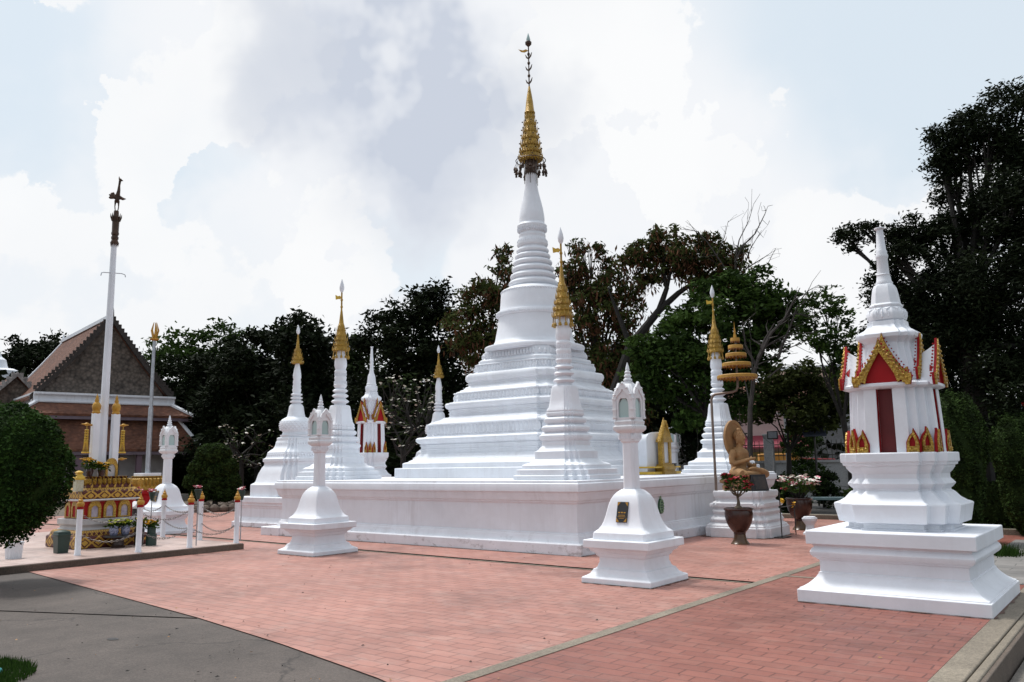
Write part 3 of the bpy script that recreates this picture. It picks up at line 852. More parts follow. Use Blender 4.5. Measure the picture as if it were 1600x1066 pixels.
# ---------------------------------------------------------------- smaller stupas on the ground left of the terrace
def small_stupa(name):
    t = thing(name, '', 'stupa')
    mb = MB()
    mb.prism(SQ, [(1.20, 0), (1.20, .13), (1.17, .14), (1.12, .20), (1.06, .26), (1.06, .50), (1.08, .52), (1.08, .55), (1.12, .58), (1.12, .63), (1.16, .66), (1.16, .80), (1.14, .81)])
    mb.obj('plinth', WT, t, bevel=.01)
    mb = MB()
    mb.prism(RED2, [(r/1.2, z) for r, z in [(1.22, .805), (1.22, 1.13), (1.18, 1.16), (1.12, 1.18), (1.08, 1.23), (1.02, 1.42), (.92, 1.60), (.86, 1.66), (.86, 1.74), (.90, 1.76), (.90, 1.84), (.84, 1.86), (.80, 1.92), (.78, 2.02), (.70, 2.08), (.62, 2.13), (.58, 2.2), (.55, 2.32), (.53, 2.34), (.53, 2.42), (.49, 2.44)]])
    mb.obj('stepped_base', W, t, bevel=.008)
    mb = MB(); petals(mb, RED2, .80/1.2, 1.90, 2.0, .09, .02); mb.obj('lotus_band', W, t, smooth=0)
    mb = MB(); petals(mb, RED2, .56/1.2, 2.22, 2.31, .08, .02); mb.obj('lotus_band', W, t, smooth=0)
    mb = MB(); mb.lathe([(.40, 2.42), (.44, 2.50), (.38, 2.52), (.36, 2.58), (.42, 2.66), (.455, 2.76), (.45, 2.86), (.39, 2.95), (.30, 3.0), (.26, 3.02), (.235, 3.1), (.215, 3.22), (.20, 3.32), (.16, 3.38), (.12, 3.40)], n=36); mb.obj('bell', W, t, smooth=40)
    mb = MB()
    for i in range(5):
        for k in range(26):
            a = 2*math.pi*(k+.5*(i % 2))/26; z = 2.66+.055*i; r = .425+.03*math.sin(math.pi*(i+.5)/5)
            mb.ball((r*math.cos(a), r*math.sin(a), z), .022, 0, 6, 4)
    mb.obj('studded_band', W, t)
    mb = MB(); pr = [(.12, 3.38)]
    for r, z in ((.18, 3.45), (.165, 3.56), (.155, 3.66)): pr += [(r-.06, z-.045), (r, z-.015), (r+.005, z+.015), (r-.05, z+.045)]
    pr += [(.115, 3.74), (.13, 3.8), (.11, 3.85), (.12, 3.9), (.105, 3.96), (.115, 4.02), (.10, 4.1), (.115, 4.15), (.118, 4.22), (.09, 4.4), (.06, 4.55), (.05, 4.62)]
    mb.lathe([(r, z) for r, z in pr], n=24); mb.obj('ringed_spire', WC, t, smooth=40)
    mb = MB(); gold_crown(mb, .155, 4.56, 5.0, 4, 20, .45, 10); mb.lathe([(.06, 4.98), (.05, 5.05), (.03, 5.25), (.018, 5.45)], n=10); mb.obj('gilded_crown', GOLDF, t)
    mb = MB(); mb.lathe([(.018, 5.42), (.05, 5.47), (.055, 5.53), (.03, 5.62), (.004, 5.70)], n=12); mb.obj('bud_finial', WC, t)
    return t


ss = small_stupa('small_stupa'); ss.location = (-19.3, 14.35, 0); ss['group'] = 'small stupas west of the terrace'
ss['label'] = 'white stupa with a studded round bulge, on its own plinth left of the terrace'
dup(ss, (-19.2, 20.15, 0), 0, 'small distant white stupa with gold crown peeping over the great stupa left edge')


# ---------------------------------------------------------------- lantern pillars
def arch(w_, h0, h1, n=5):
    """pointed arch outline ccw, base at w=0"""
    pts = [(-w_, 0), (w_, 0), (w_, h0)]
    for i in range(1, n): a = i/n; pts.append((w_*math.cos(a*math.pi/2)**.8, h0+(h1-h0)*math.sin(a*math.pi/2)**1.25))
    pts.append((0, h1))
    for i in range(n-1, 0, -1): a = i/n; pts.append((-w_*math.cos(a*math.pi/2)**.8, h0+(h1-h0)*math.sin(a*math.pi/2)**1.25))
    pts.append((-w_, h0))
    return pts


def face_T(k, dist, z0):
    c, s_ = [(1, 0), (0, 1), (-1, 0), (0, -1)][k]
    return lambda u, v, d: ((dist+d)*c-u*s_, (dist+d)*s_+u*c, z0+v)


def lantern_pillar(name, plaque=True):
    t = thing(name, '', 'lantern pillar')
    mb = MB()
    mb.prism(SQ, [(.525, 0), (.525, .075), (.515, .085), (.48, .10), (.44, .125), (.415, .165), (.405, .185), (.385, .19), (.365, .215), (.355, .25), (.345, .27), (.345, .335), (.36, .345), (.375, .36), (.385, .39), (.40, .40), (.43, .42), (.45, .455), (.50, .465), (.50, .565), (.49, .57)])
    mb.obj('moulded_base', W, t, bevel=.007)
    CH = sym4([(1, .93), (.93, 1)])
    mb = MB()
    mb.prism(CH, [(.415, .568), (.41, .62), (.405, .66), (.385, .675), (.355, .70), (.325, .745), (.30, .80), (.28, .87), (.262, .95), (.245, 1.02), (.222, 1.09), (.19, 1.15), (.15, 1.195), (.11, 1.225), (.07, 1.24)])
    mb.obj('bell_body', WC, t, smooth=25, bevel=.006)
    mb = MB(); OC = sym4([(1, .62), (.62, 1)])
    mb.prism(OC, [(.097, 1.20), (.093, 1.5), (.090, 1.86), (.115, 1.88), (.115, 1.90), (.12, 1.91), (.122, 1.985), (.125, 2.0)])
    mb.obj('shaft', W, t, bevel=.004)
    mb = MB(); petals(mb, SQ, .115, 1.90, 1.99, .045, .018)
    mb.obj('shaft_carving', W, t, smooth=0)
    mb = MB(); P = sym4([(1, .8), (.9, .8), (.9, .9), (.8, .9), (.8, 1)])
    mb.prism(P, [(.12, 1.99), (.15, 2.01), (.175, 2.035), (.182, 2.05), (.182, 2.085), (.16, 2.10), (.165, 2.13), (.17, 2.15), (.15, 2.17), (.15, 2.19)])
    mb.obj('lantern_floor', WO, t, bevel=.004)
    z0, hh = 2.185, .30
    for sx in (-1, 1):
        for sy in (-1, 1):
            mb = MB(); mb.box((.138*sx, .138*sy, z0+hh/2), (.026, .026, hh/2))
            for z in (z0+.02, z0+.13, z0+hh-.02): mb.box((.138*sx, .138*sy, z), (.033, .033, .012))
            mb.lathe([(.026, 0), (.02, .05), (.006, .10)], (.138*sx, .138*sy, z0+hh), 8)
            mb.obj('corner_post', WO, t, bevel=.003)
    for k in range(4):
        mb = MB()
        o = arch(.112, .30, .44); h = arch(.08, .17, .285)
        h = [(u, v+.025) for u, v in h]
        mb.plate(o, .03, face_T(k, .152, z0-.003), hole=h)
        g = [(-.135, .0), (-.07, .09), (-.03, .12), (0, .17), (.03, .12), (.07, .09), (.135, .0), (.15, .06), (.10, .16), (.05, .21), (0, .275), (-.05, .21), (-.10, .16), (-.15, .06)]
        mb.plate(g, .035, face_T(k, .170, z0+.245))
        for u, v in ((-.125, .09), (-.075, .18), (.075, .18), (.125, .09), (0, .245)): mb.ball(face_T(k, .168, z0+.245)(u, v, 0), .018, 0, 6, 4)
        n_ = mb.obj('niche_surround', WO, t, bevel=.003)
        mb = MB(); mb.plate([(-.085, .02), (.085, .02), (.085, .2), (0, .32), (-.085, .2)], .006, face_T(k, .128, z0))
        mb.obj('niche_glass', GLASS, n_, smooth=0)
    mb = MB(); mb.prism(P, [(.15, 2.47), (.15, 2.52), (.12, 2.60), (.085, 2.66), (.06, 2.68), (.055, 2.71)])
    mb.obj('lantern_roof', WO, t, bevel=.004)
    mb = MB(); pr = [(.05, 2.69)]
    for r, z in ((.062, 2.735), (.052, 2.79), (.042, 2.84)): pr += [(r*.6, z-.03), (r, z-.008), (r, z+.01), (r*.55, z+.03)]
    pr += [(.03, 2.88), (.02, 2.93), (.005, 2.98)]
    mb.lathe(pr, n=14); mb.obj('finial', W, t, smooth=40)
    if plaque:
        p = MB(); ang = math.atan2(.30-.255, .80-.98)
        # plaque lies on the sloping front face (-y)
        def TP(u, v, d):
            z = .80+v; y = -(.308-.27*v) - .010 - d*.95
            return (u, y, z+d*.2)
        p.plate([(-.083, 0), (.083, 0), (.083, .265), (-.083, .265)], .012, TP); b = p.obj('plaque', BLACK, t, smooth=0)
        p = MB()
        for x0, x1, y0, y1 in ((-.055, -.028, .118, .132), (-.014, .014, .118, .134), (.026, .055, .118, .132), (-.05, .05, .088, .095), (-.058, .058, .068, .074), (-.04, .04, .048, .054)):
            p.plate([(x0, y0), (x1, y0), (x1, y1), (x0, y1)], .004, lambda u, v, d: TP(u, v, d+.004))
        for sx in (-1, 1):
            for v0, s_ in ((.006, 1), (.259, -1)):
                p.plate([(sx*.078, v0), (sx*.034, v0), (sx*.078, v0+s_*.050)], .004, lambda u, v, d: TP(u, v, d+.004))
        p.obj('gold_lettering', GOLDP, b, smooth=0)
    return t


lp = lantern_pillar('lantern_pillar'); lp.location = (-5.75, 9.87, 0); lp['group'] = 'white lantern pillars around the terrace'
lp['label'] = 'nearest white lantern pillar with a black and gold plaque on its bell base'
lq = lantern_pillar('lantern_pillar', False); lq.location = (-12.58, 9.92, 0); lq['group'] = 'white lantern pillars around the terrace'
lq['label'] = 'white lantern pillar without plaque before the left half of the terrace'
dup(lp, tuple(on_ground(257, 833)), 0, 'XX') if False else dup(lp, (float(on_ground(257, 833)[0]), float(on_ground(257, 833)[1]), 0), 0, 'white lantern pillar with dark plaque behind the chained bollards')
dup(lq, (-12.5, 24.3, 0), 0, 'white lantern pillar far behind the terrace, beside the golden niche')

# small electric spike lights
def spot(name, label, loc, h=.12):
    t = thing(name, label, 'spotlight', loc)
    mb = MB(); mb.tube([(0, 0, 0), (0, 0, h)], .014, 6); mb.obj('stake', BLACK, t)
    mb = MB(); mb.box((0, 0, h+.05), (.06, .035, .05)); mb.obj('lamp_head', BLACK, t, bevel=.006)


spot('spotlight', 'small black floodlight on a stake at the terrace back edge', (-9.6, 18.6, TZ), .16)

# ---------------------------------------------------------------- white vaulted shrine with gilded niche on the right side of the terrace
t = thing('reliquary_shrine', 'white vaulted shrine with golden spired niche, on the terrace right side', 'shrine', (-9.72, 17.5, TZ))
t.scale = (1, 1, .9)
mb = MB()
pf = [(-.62, .0), (.62, .0), (.62, .78), (.60, .86), (.50, .95), (.34, .985), (0, 1.0), (-.34, .985), (-.50, .95), (-.60, .86), (-.62, .78)]
pf2 = [(u, v*1.0) for u, v in pf]
rings = []
for x, k in ((-1.5, 1.06), (-.9, 1.0), (-.4, 1.0), (0, 1.03), (.32, 1.12)): rings.append([(x, u, v*k if v > .5 else v) for u, v in pf])
mb.loft(rings); mb.obj('vaulted_body', WC, t, smooth=35, bevel=.01)
mb = MB(); mb.box((-.45, 0, .04), (.98, .66, .035)); mb.box((-.45, 0, .19), (.98, .655, .02)); mb.obj('gold_band', YEL, t, bevel=.006)
mb = MB(); mb.prism(SQ, [(.14, 0, .30), (.14, .06, .30), (.11, .10, .27), (.13, .14, .29), (.13, .20, .29), (.10, .23, .26), (.10, .26, .26)], (.46, 0, 0)); petals(mb, rect(.135/.3, 1), .3, .06, .2, .08, .03) if False else None
mb.obj('niche_base', GOLDF, t, bevel=.006)
mb = MB()
o = arch(.225, .62, .80); h = [(u, v+.05) for u, v in arch(.13, .50, .60)]
mb.plate(o, .12, lambda u, v, d: (.52+d, u, .25+v), hole=h)
rings = [[(.46-.10*k, -.25*k, z), (.46+.10*k, -.25*k, z), (.46+.10*k, .25*k, z), (.46-.10*k, .25*k, z)] for k, z in ((1, .84), (.9, .92), (.72, .98), (.55, 1.12), (.4, 1.22), (.22, 1.34), (.08, 1.45), (.02, 1.50))]
mb.loft(rings)
for k in range(8):
    for s_ in (-1, 1):
        f0 = k/8; mb.ball((.50, s_*.25*(1-f0), .88+f0*.55), (.04, .045, .06), 0, 6, 4)
mb.obj('niche_frame', GOLD, t, smooth=0)
mb = MB(); mb.box((.47, 0, .56), (.012, .17, .28)); mb.obj('niche_panel', simple('pale_mirror', (.55, .57, .62), (.5, .52, .57), 4, .25), t)

# wall wreath on the terrace right face
t = thing('wall_wreath', 'green oval leaf emblem on the right wall of the terrace', 'wreath', (-8.135, 15.07, .69))
mb = MB()
mb.prism(circle(20), [(.05, 0), (.05, .02)])
mb = MB()
rings = []
for d, k in ((0, 1), (.025, 1), (.04, .8)): rings.append([(d, .095*k*math.cos(2*math.pi*j/18), .155*k*math.sin(2*math.pi*j/18)) for j in range(18)])
mb.loft(rings); mb.obj('backing', simple('wreath_green', (.03, .10, .045), (.015, .05, .025), 20, .5), t)
mb = MB()
for j in range(14):
    a = 2*math.pi*j/14; mb.ball((.045, .075*math.cos(a), .125*math.sin(a)), (.012, .018, .026), 0, 6, 4)
mb.plate([(-.03, .15), (.03, .15), (0, .22)], .02, lambda u, v, d: (.03+d, u, v))
for v in (-.05, 0., .05): mb.box((.047, 0, v), (.004, .045, .010))
mb.obj('relief', simple('wreath_pale', (.25, .36, .22), (.12, .22, .12), 30, .5), t)


# ---------------------------------------------------------------- mondop shrines with red and gold gables
def gable_board(w_, h, th=.13):
    """gilded cusped bargeboard outline, u from -w..w, apex at h"""
    R_ = [(w_*1.00, -.06*h), (w_*1.06, .10*h), (w_*1.04, .24*h), (w_*.90, .20*h), (w_*.80, .22*h), (w_*.62, .38*h), (w_*.42, .55*h), (w_*.24, .74*h), (w_*.10, .92*h), (0, 1.12*h)]
    Lft = [(-u, v) for u, v in R_[::-1][1:]]
    I_ = [(-w_*.84, -.06*h), (-w_*.80, .04*h), (-w_*.68, .08*h), (-w_*.58, .02*h), (-w_*.48, .24*h), (-w_*.28, .48*h), (0, .78*h), (w_*.28, .48*h), (w_*.48, .24*h), (w_*.58, .02*h), (w_*.68, .08*h), (w_*.80, .04*h), (w_*.84, -.06*h)]
    return R_+Lft+I_


def add_gable(mg, mr, mw, T, w_, h, depth, beads=True):
    """gold bargeboard (mg), red tympanum (mr) and white curved roof behind (mw)"""
    mg.plate(gable_board(w_, h), .016, lambda u, v, d: T(u, v, d+.046))
    mr.plate([(u*1.012, v*1.012) for u, v in gable_board(w_, h)], .026, lambda u, v, d: T(u, v, d+.029))
    mr.plate([(-w_*.80, -.05*h), (w_*.80, -.05*h), (w_*.5, .40*h), (0, .85*h), (-w_*.5, .40*h)], .05, lambda u, v, d: T(u, v, d+.004))
    if beads:
        for i in range(9):
            f0 = i/8.5
            for s_ in (-1, 1):
                u = w_*.90*(1-f0)**.95; v = .10*h+h*.86*f0**1.15
                p = T(s_*u, v+.02*h, .045)
                mg.ball(p, w_*.055, 0, 7, 5); p2 = T(s_*u*.86, v-.07*h, .042); mg.ball(p2, w_*.045, 0, 6, 4)
    # red edge teeth along the outer rim
    for i in range(11):
        f0 = i/11
        for s_ in (-1, 1):
            u = w_*1.06*(1-f0)**1.05; v = .16*h+h*.92*f0**1.1
            mr.ball(T(s_*u, v, -.01), (.012*w_/.31,)*3, 0, 6, 4)
    rings = []
    for i in range(6):
        f0 = i/5; dz = -.26*h*math.sin(math.pi*min(1, f0*1.0)*.62)
        rings.append([T(-w_*.92, -.04*h, -depth*f0), T(w_*.92, -.04*h, -depth*f0), T(w_*.55, .34*h+dz*.4, -depth*f0), T(.03*w_, .98*h+dz, -depth*f0), T(-.03*w_, .98*h+dz, -depth*f0), T(-w_*.55, .34*h+dz*.4, -depth*f0)])
    mw.loft(rings)


def flame(w_, h, n=1):
    return [(-w_, 0), (w_, 0), (w_*1.05, .35*h), (w_*.75, .62*h), (w_*.50, .78*h), (w_*.15, h), (w_*.02, .82*h), (-w_*.5, .68*h), (-w_*.95, .42*h)]


def mondop(name):
    t = thing(name, '', 'shrine')
    kx = 1.03                                            # slightly deeper than wide
    mb = MB()
    mb.prism(SQ, [(a, z, a*kx) for a, z in [(.965, 0), (.965, .165), (.945, .17), (.945, .185), (.92, .195), (.86, .24), (.80, .31), (.775, .355), (.775, .375), (.76, .375), (.76, .53), (.775, .535), (.785, .55), (.79, .56), (.81, .565), (.835, .60), (.84, .64), (.82, .68), (.80, .70), (.81, .72), (.815, .735), (.865, .74), (.865, .905), (.855, .915)]])
    mb.obj('square_plinth', WC, t, bevel=.008)
    R3 = sym4([(1, .58), (.82, .58), (.82, .82), (.58, .82), (.58, 1)])
    mb = MB()
    mb.prism(R3, [(.575, .912), (.575, .93), (.545, .935), (.545, .985), (.585, .99), (.635, 1.0), (.675, 1.20), (.665, 1.215), (.62, 1.23), (.56, 1.27), (.51, 1.33), (.49, 1.345), (.475, 1.35), (.475, 1.375), (.49, 1.385), (.515, 1.415), (.525, 1.43), (.515, 1.445), (.49, 1.475), (.475, 1.49), (.475, 1.545), (.50, 1.57), (.53, 1.615), (.53, 1.635), (.56, 1.645), (.56, 1.67), (.58, 1.68), (.58, 1.775), (.57, 1.785)])
    mb.obj('redented_base', WC, t, bevel=.006)
    B = sym4([(.80, -.195), (.80, .195), (1, .195), (1, .50), (.88, .50), (.88, .70), (.70, .70), (.70, .88), (.50, .88), (.50, 1), (.195, 1)])
    BE = sym4([(1, .50), (.88, .50), (.88, .70), (.70, .70), (.70, .88), (.50, .88), (.50, 1)])
    mb = MB()
    mb.prism(B, [(.475, 1.78), (.462, 2.2), (.445, 2.63)]); mb.obj('cella', WC, t, bevel=.004)
    for k in range(4):
        mb = MB()
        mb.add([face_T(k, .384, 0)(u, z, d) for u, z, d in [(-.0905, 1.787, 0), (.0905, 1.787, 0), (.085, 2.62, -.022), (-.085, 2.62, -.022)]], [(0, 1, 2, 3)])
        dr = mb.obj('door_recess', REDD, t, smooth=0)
        mb = MB()
        for u0 in (-1, 1):
            mb.add([face_T(k, .384, 0)(u, z, d) for u, z, d in [(.0915*u0, 1.787, 0), (.0915*u0, 1.787, .082), (.0862*u0, 2.62, .052), (.0862*u0, 2.62, -.02)]], [(0, 1, 2, 3)])
        mb.obj('door_jamb', REDP, dr, smooth=0)
    mb = MB(); mb.prism(BE, [(.455, 2.625), (.50, 2.64), (.515, 2.655), (.515, 2.69), (.48, 2.705), (.40, 2.71)]); mb.obj('eave', WC, t, bevel=.004)
    for k in range(4):
        for args in ((face_T(k, .49, 2.68), .305, .45, .34), (face_T(k, .31, 2.76), .24, .45, .26)):
            mg, mr, mw = MB(), MB(), MB()
            add_gable(mg, mr, mw, *args)
            g_ = mw.obj('gable_roof', WC, t, smooth=40)
            mr.obj('tympanum', REDP, g_, smooth=0); mg.obj('bargeboard', GOLD, g_, smooth=30)
    mb = MB(); mb.prism(R3, [(.36, 2.68), (.30, 2.85), (.27, 2.98), (.245, 3.10), (.245, 3.16), (.27, 3.19), (.325, 3.22), (.335, 3.26), (.315, 3.29), (.24, 3.33), (.21, 3.37), (.205, 3.42)]); mb.obj('roof_tower', WC, t, bevel=.004)
    mb = MB(); P = morph(CHAM, .6, 1.)
    mb.prism(P, [(.17, 3.41), (.21, 3.44), (.225, 3.49), (.22, 3.54), (.185, 3.59), (.175, 3.61), (.185, 3.62), (.185, 3.64), (.165, 3.66), (.15, 3.78), (.135, 3.87), (.115, 3.915), (.08, 3.93)]); mb.obj('bell', WC, t, bevel=.004)
    mb = MB(); petals(mb, morph(CHAM, 1.), .205, 3.60, 3.45, .0833, .03); petals(mb, circle(20), .20, 3.45, 3.59, .06, .03); mb.obj('bell_lotus', WC, t, smooth=0)
    mb = MB(); mb.lathe([(.095, 3.92), (.10, 3.95), (.085, 3.98), (.08, 4.03), (.075, 4.06), (.08, 4.07), (.07, 4.08), (.062, 4.3), (.07, 4.32), (.074, 4.35), (.062, 4.38), (.066, 4.41), (.056, 4.43), (.038, 4.74), (.06, 4.745), (.06, 4.765), (.02, 4.77)], n=16); mb.obj('spire', WC, t, smooth=40)
    def one_flame(T, w_, h):
        mr = MB(); mr.plate([(a*1.2, b*1.06) for a, b in flame(w_, h)], .03, lambda a, b, d: T(a, b, d+.012))
        bk = mr.obj('flame_ornament', REDP, t, smooth=0)
        mg = MB(); o = flame(w_, h); i_ = [(a*.50-.05*w_, .26*h+b*.52) for a, b in o]
        mg.plate(o, .035, lambda a, b, d: T(a, b, d+.035), hole=i_)
        for j in range(6): mg.ball(T(rnd.uniform(-.7, .7)*w_, .06*h+rnd.random()*.16*h, .036), .016, 0, 6, 4)
        mg.obj('gilt_relief', GOLD, bk, smooth=30)
    for k in range(4):
        for u in (-.27, .27): one_flame((lambda T: lambda a, b, d: T(u+a, b, d))(face_T(k, .475, 1.785)), .062, .29)
    for sx in (-1, 1):
        for sy in (-1, 1):
            x, y = sx*.385, sy*.385; rz = math.atan2(y, x)
            one_flame(lambda a, b, d: (x+d*math.cos(rz)-a*math.sin(rz), y+d*math.sin(rz)+a*math.cos(rz), 1.785+b), .062, .31)
    zin, zout = [0, .915, 1.785, 2.70, 3.42, 3.93, 4.77, 6], [0, .79, 1.655, 2.455, 3.22, 3.69, 4.41, 5.4]
    for o in [q for q in COL.objects if q.type == 'MESH' and (q.parent == t or (q.parent and q.parent.parent == t))]:
        for v_ in o.data.vertices: v_.co.z = float(np.interp(v_.co.z, zin, zout))
    return t


md = mondop('mondop_shrine'); md.location = (-2.43, 10.42, 0)
md['label'] = 'large near white shrine with red and gold gables at the right kerb'
md2 = dup(md, (-19.2, 17.1, 0), 0, 'distant white shrine with red and gold gables behind the terrace left half')
md2.scale = (.82, .82, 1.21)
# ---------------------------------------------------------------- tiled dais with the sacred goose pole
DZ = .12
t = thing('tiled_dais', 'low tiled dais with dark edge carrying the goose pole and bollards', 'platform', (-18.1, 6.25, 0))
mb = MB(); mb.box((0, 0, .05), (3.62, 3.34, .062)); mb.obj('edge_slab', DKKERB, t, bevel=.01)
mb = MB(); mb.box((0, 0, .115), (3.60, 3.32, .006)); mb.obj('tile_floor', DAISM, t, smooth=0)

HP = (-16.86, 7.80)
t = thing('goose_pole', 'very tall white pole topped by a bronze goose, between two gold-capped pillars', 'ceremonial pole', (HP[0], HP[1], DZ+1.36))
mb = MB()
OC8 = circle(8)
mb.prism(OC8, [(.088, 0), (.088, .3), (.076, 2.0), (.055, 4.85)], (-.02, 0, 0)); mb.obj('pole', W, t, smooth=20)
mb = MB(); mb.M = Matrix.Translation((0, 0, 4.85)) @ Matrix.Diagonal((.50, .50, .66, 1)) @ Matrix.Translation((0, 0, -4.85))
mb.prism(OC8, [(.12, 4.85), (.155, 4.83), (.16, 4.9), (.12, 4.98), (.145, 5.02), (.145, 5.08), (.115, 5.12), (.15, 5.16), (.15, 5.22), (.135, 5.25), (.14, 5.6), (.165, 5.72), (.17, 5.74), (.11, 5.75), (.10, 5.92), (.09, 5.95)])
for k in range(8):
    a = 2*math.pi*(k+.5)/8
    c, s_ = math.cos(a), math.sin(a)
    mb.tube([(.14*c, .14*s_, 5.6), (.2*c, .2*s_, 5.74), (.215*c, .215*s_, 5.85)], [.03, .03, .005], 5)
    mb.tube([(.14*c, .14*s_, 4.9), (.135*c, .135*s_, 4.75)], [.035, .005], 5)
mb.obj('capital', DKBRONZE, t, smooth=30)
# goose: one continuous remeshed body
mb = MB(); mb.M = Matrix.Translation((0, 0, 5.565)) @ Matrix.Diagonal((.56, .56, .72, 1)) @ Matrix.Translation((0, 0, -5.93))
mb.ball((0, 0, 6.34), (.10, .085, .15), 0, 14, 10)
mb.tube([(.03, 0, 6.4), (.09, 0, 6.55), (.085, .01, 6.72), (.10, .02, 6.86)], [.085, .06, .042, .045], 10)
mb.ball((.11, .03, 6.88), (.06, .05, .055), 0, 10, 8)
mb.tube([(.13, .05, 6.88), (.17, .11, 6.86)], [.03, .012], 8)
mb.tube([(.09, .0, 6.9), (.07, -.01, 7.0)], [.035, .008], 8)
for s_ in (-1, 1): mb.tube([(.02*s_, .05*s_, 6.25), (.03*s_, .055*s_, 6.08), (0, .05*s_, 5.93)], [.045, .022, .022], 8)
for a, l in ((.0, .22), (.5, .25), (1.0, .22), (1.5, .16)):
    mb.tube([(-.05, -.07, 6.36), (-.10, -.12-.10*math.cos(a), 6.38+.16*math.sin(a)-.05), (-.11, -.14-l*.6*math.cos(a), 6.38+l*.8*math.sin(a)-.06)], [.055, .05, .012], 8)
mb.tube([(.05, .08, 6.36), (.05, .20, 6.34), (.04, .33, 6.37)], [.06, .045, .008], 8)
o = mb.obj('goose', DKBRONZE, t, smooth=60)
r_ = o.modifiers.new('remesh', 'REMESH'); r_.mode = 'VOXEL'; r_.voxel_size = .010; r_.use_smooth_shade = True
mb = MB()
mb.tube([(0, -.19, 4.2), (0, .19, 4.24)], .01, 5); mb.tube([(0, .19, 4.24), (.02, .25, 4.22), (.02, .26, 4.17)], .01, 5); mb.tube([(0, -.19, 4.2), (.02, -.24, 4.18), (.02, -.25, 4.12)], .01, 5)
mb.obj('side_hooks', STEEL, t)
for s_ in (-1, 1):
    Y = .20*s_
    mb = MB(); mb.prism(SQ, [(.068, 0), (.066, 1.26)], (.08, Y, 0)); p = mb.obj('flanking_pillar', W, t, bevel=.012)
    mb = MB(); mb.lathe([(r*.66, z-.34) for r, z in [(.10, 1.59), (.12, 1.62), (.10, 1.65), (.125, 1.70), (.13, 1.75), (.10, 1.80), (.055, 1.83), (.065, 1.86), (.04, 1.90), (.045, 1.92), (.015, 1.97), (.004, 2.0)]], (.08, Y, 0), 18); mb.obj('gold_cap', GOLDP, p, smooth=40)
    for z in (1.02, .33):
        mb = MB(); mb.tube([(.08, Y+.06*s_, z), (.08, Y+.13*s_, z+.01)], [.02, .016], 8); mb.ball((.08, Y+.17*s_, z+.015), (.032, .05, .032), 0, 10, 6); mb.tube([(.08, Y+.20*s_, z+.015), (.08, Y+.28*s_, z+.02)], [.02, .004], 8); mb.obj('gilt_bracket', GOLDP, p)
    mb = MB(); C3 = (.08, Y+.165*s_, 0)
    mb.tube([(C3[0], C3[1], 1.0), (C3[0], C3[1], .94)], .006, 5)
    for z in (.92, .87, .82, .77, .72, .68): mb.prism(circle(10), [(.022, z-.014), (.04, z-.006), (.04, z+.006), (.022, z+.014)], C3)
    for k in range(6): mb.tube([(C3[0]+.03*math.cos(k*1.05), C3[1]+.03*math.sin(k*1.05), .93), (C3[0]+.034*math.cos(k*1.05), C3[1]+.034*math.sin(k*1.05), .66)], .006, 4)
    for k in range(7): mb.tube([(C3[0]+.03*math.cos(k*.9), C3[1]+.03*math.sin(k*.9), .70), (C3[0]+.05*math.cos(k*.9), C3[1]+.05*math.sin(k*.9), .50)], [.008, .003], 4)
    mb.prism(circle(12), [(.07, .46), (.078, .475), (.07, .49)], C3)
    mb.obj('hanging_tassel', YEL, p, smooth=30)

t = thing('gilded_pedestal', 'ornate red and gold tiered pedestal carrying the goose pole', 'pedestal', (HP[0], HP[1], DZ))
B7 = .64


def tier(name, mat, prof, bevel=.006):
    mb = MB(); mb.prism(SQ, [(a, z, a*1.06) for a, z in prof]); return mb.obj(name, mat, t, bevel=bevel)


tier('bottom_band', BAND, [(.64, 0), (.66, .02), (.66, .21), (.64, .23), (.62, .235)])
tier('dotted_band', BANDS, [(.62, .235), (.60, .30), (.57, .335), (.53, .34)])
tier('marble_tier', MARBLE, [(.53, .34), (.49, .37), (.49, .40), (.53, .44), (.53, .54), (.49, .55)])
tier('red_body', REDP, [(.44, .55), (.44, .86), (.46, .88)])
tier('white_cornice', W, [(.46, .88), (.54, .905), (.54, .925), (.52, .93)])
tier('upper_band', BAND, [(.53, .93), (.55, .95), (.55, 1.07), (.53, 1.08)])
tier('gold_step', BANDS, [(.52, 1.08), (.47, 1.13), (.45, 1.14)])
tier('lotus_block', gilt_band('gilt_petal', .15, .6), [(.43, 1.14), (.43, 1.17), (.34, 1.30), (.36, 1.345), (.38, 1.355), (.38, 1.36)])
mb = MB(); petals(mb, rect(1, 1.08), .40, 1.32, 1.16, .10, .05); mb.obj('lotus_petal_row', GOLD, t, smooth=0)
mb = MB(); mi = MB()
for k in range(4):
    for u0 in (-.29, .0, .29):
        T = face_T(k, .44, .56)
        o = [(u0+u, v) for u, v in arch(.12, .19, .34)]; h = [(u0+u, v+.02) for u, v in arch(.068, .14, .22)]
        mb.plate(o, .05, lambda u, v, d: T(u, v, d+.04), hole=h); mi.plate(h, .02, lambda u, v, d: T(u, v, d+.015))
        mb.ball(T(u0, .40, .03), (.025,)*3, 0, 6, 4)
a = mb.obj('niche_arch', GOLD, t, smooth=30); mi.obj('niche_panel', simple('pale_niche', (.5, .46, .5), (.3, .25, .36), 14, .5), a, smooth=0)
mb = MB()
T = lambda u, v, d: (.33+d, .06+u, 1.36+v)
o = arch(.12, .18, .36); h = [(u, v) for u, v in arch(.075, .14, .24)]
mb.plate(o, .05, T, hole=h); mb.obj('small_frame', GOLD, t, smooth=30)
mb = MB(); mb.plate(h, .02, lambda u, v, d: T(u, v, d-.02)); mb.obj('small_frame_panel', MARBLE, t, smooth=0)


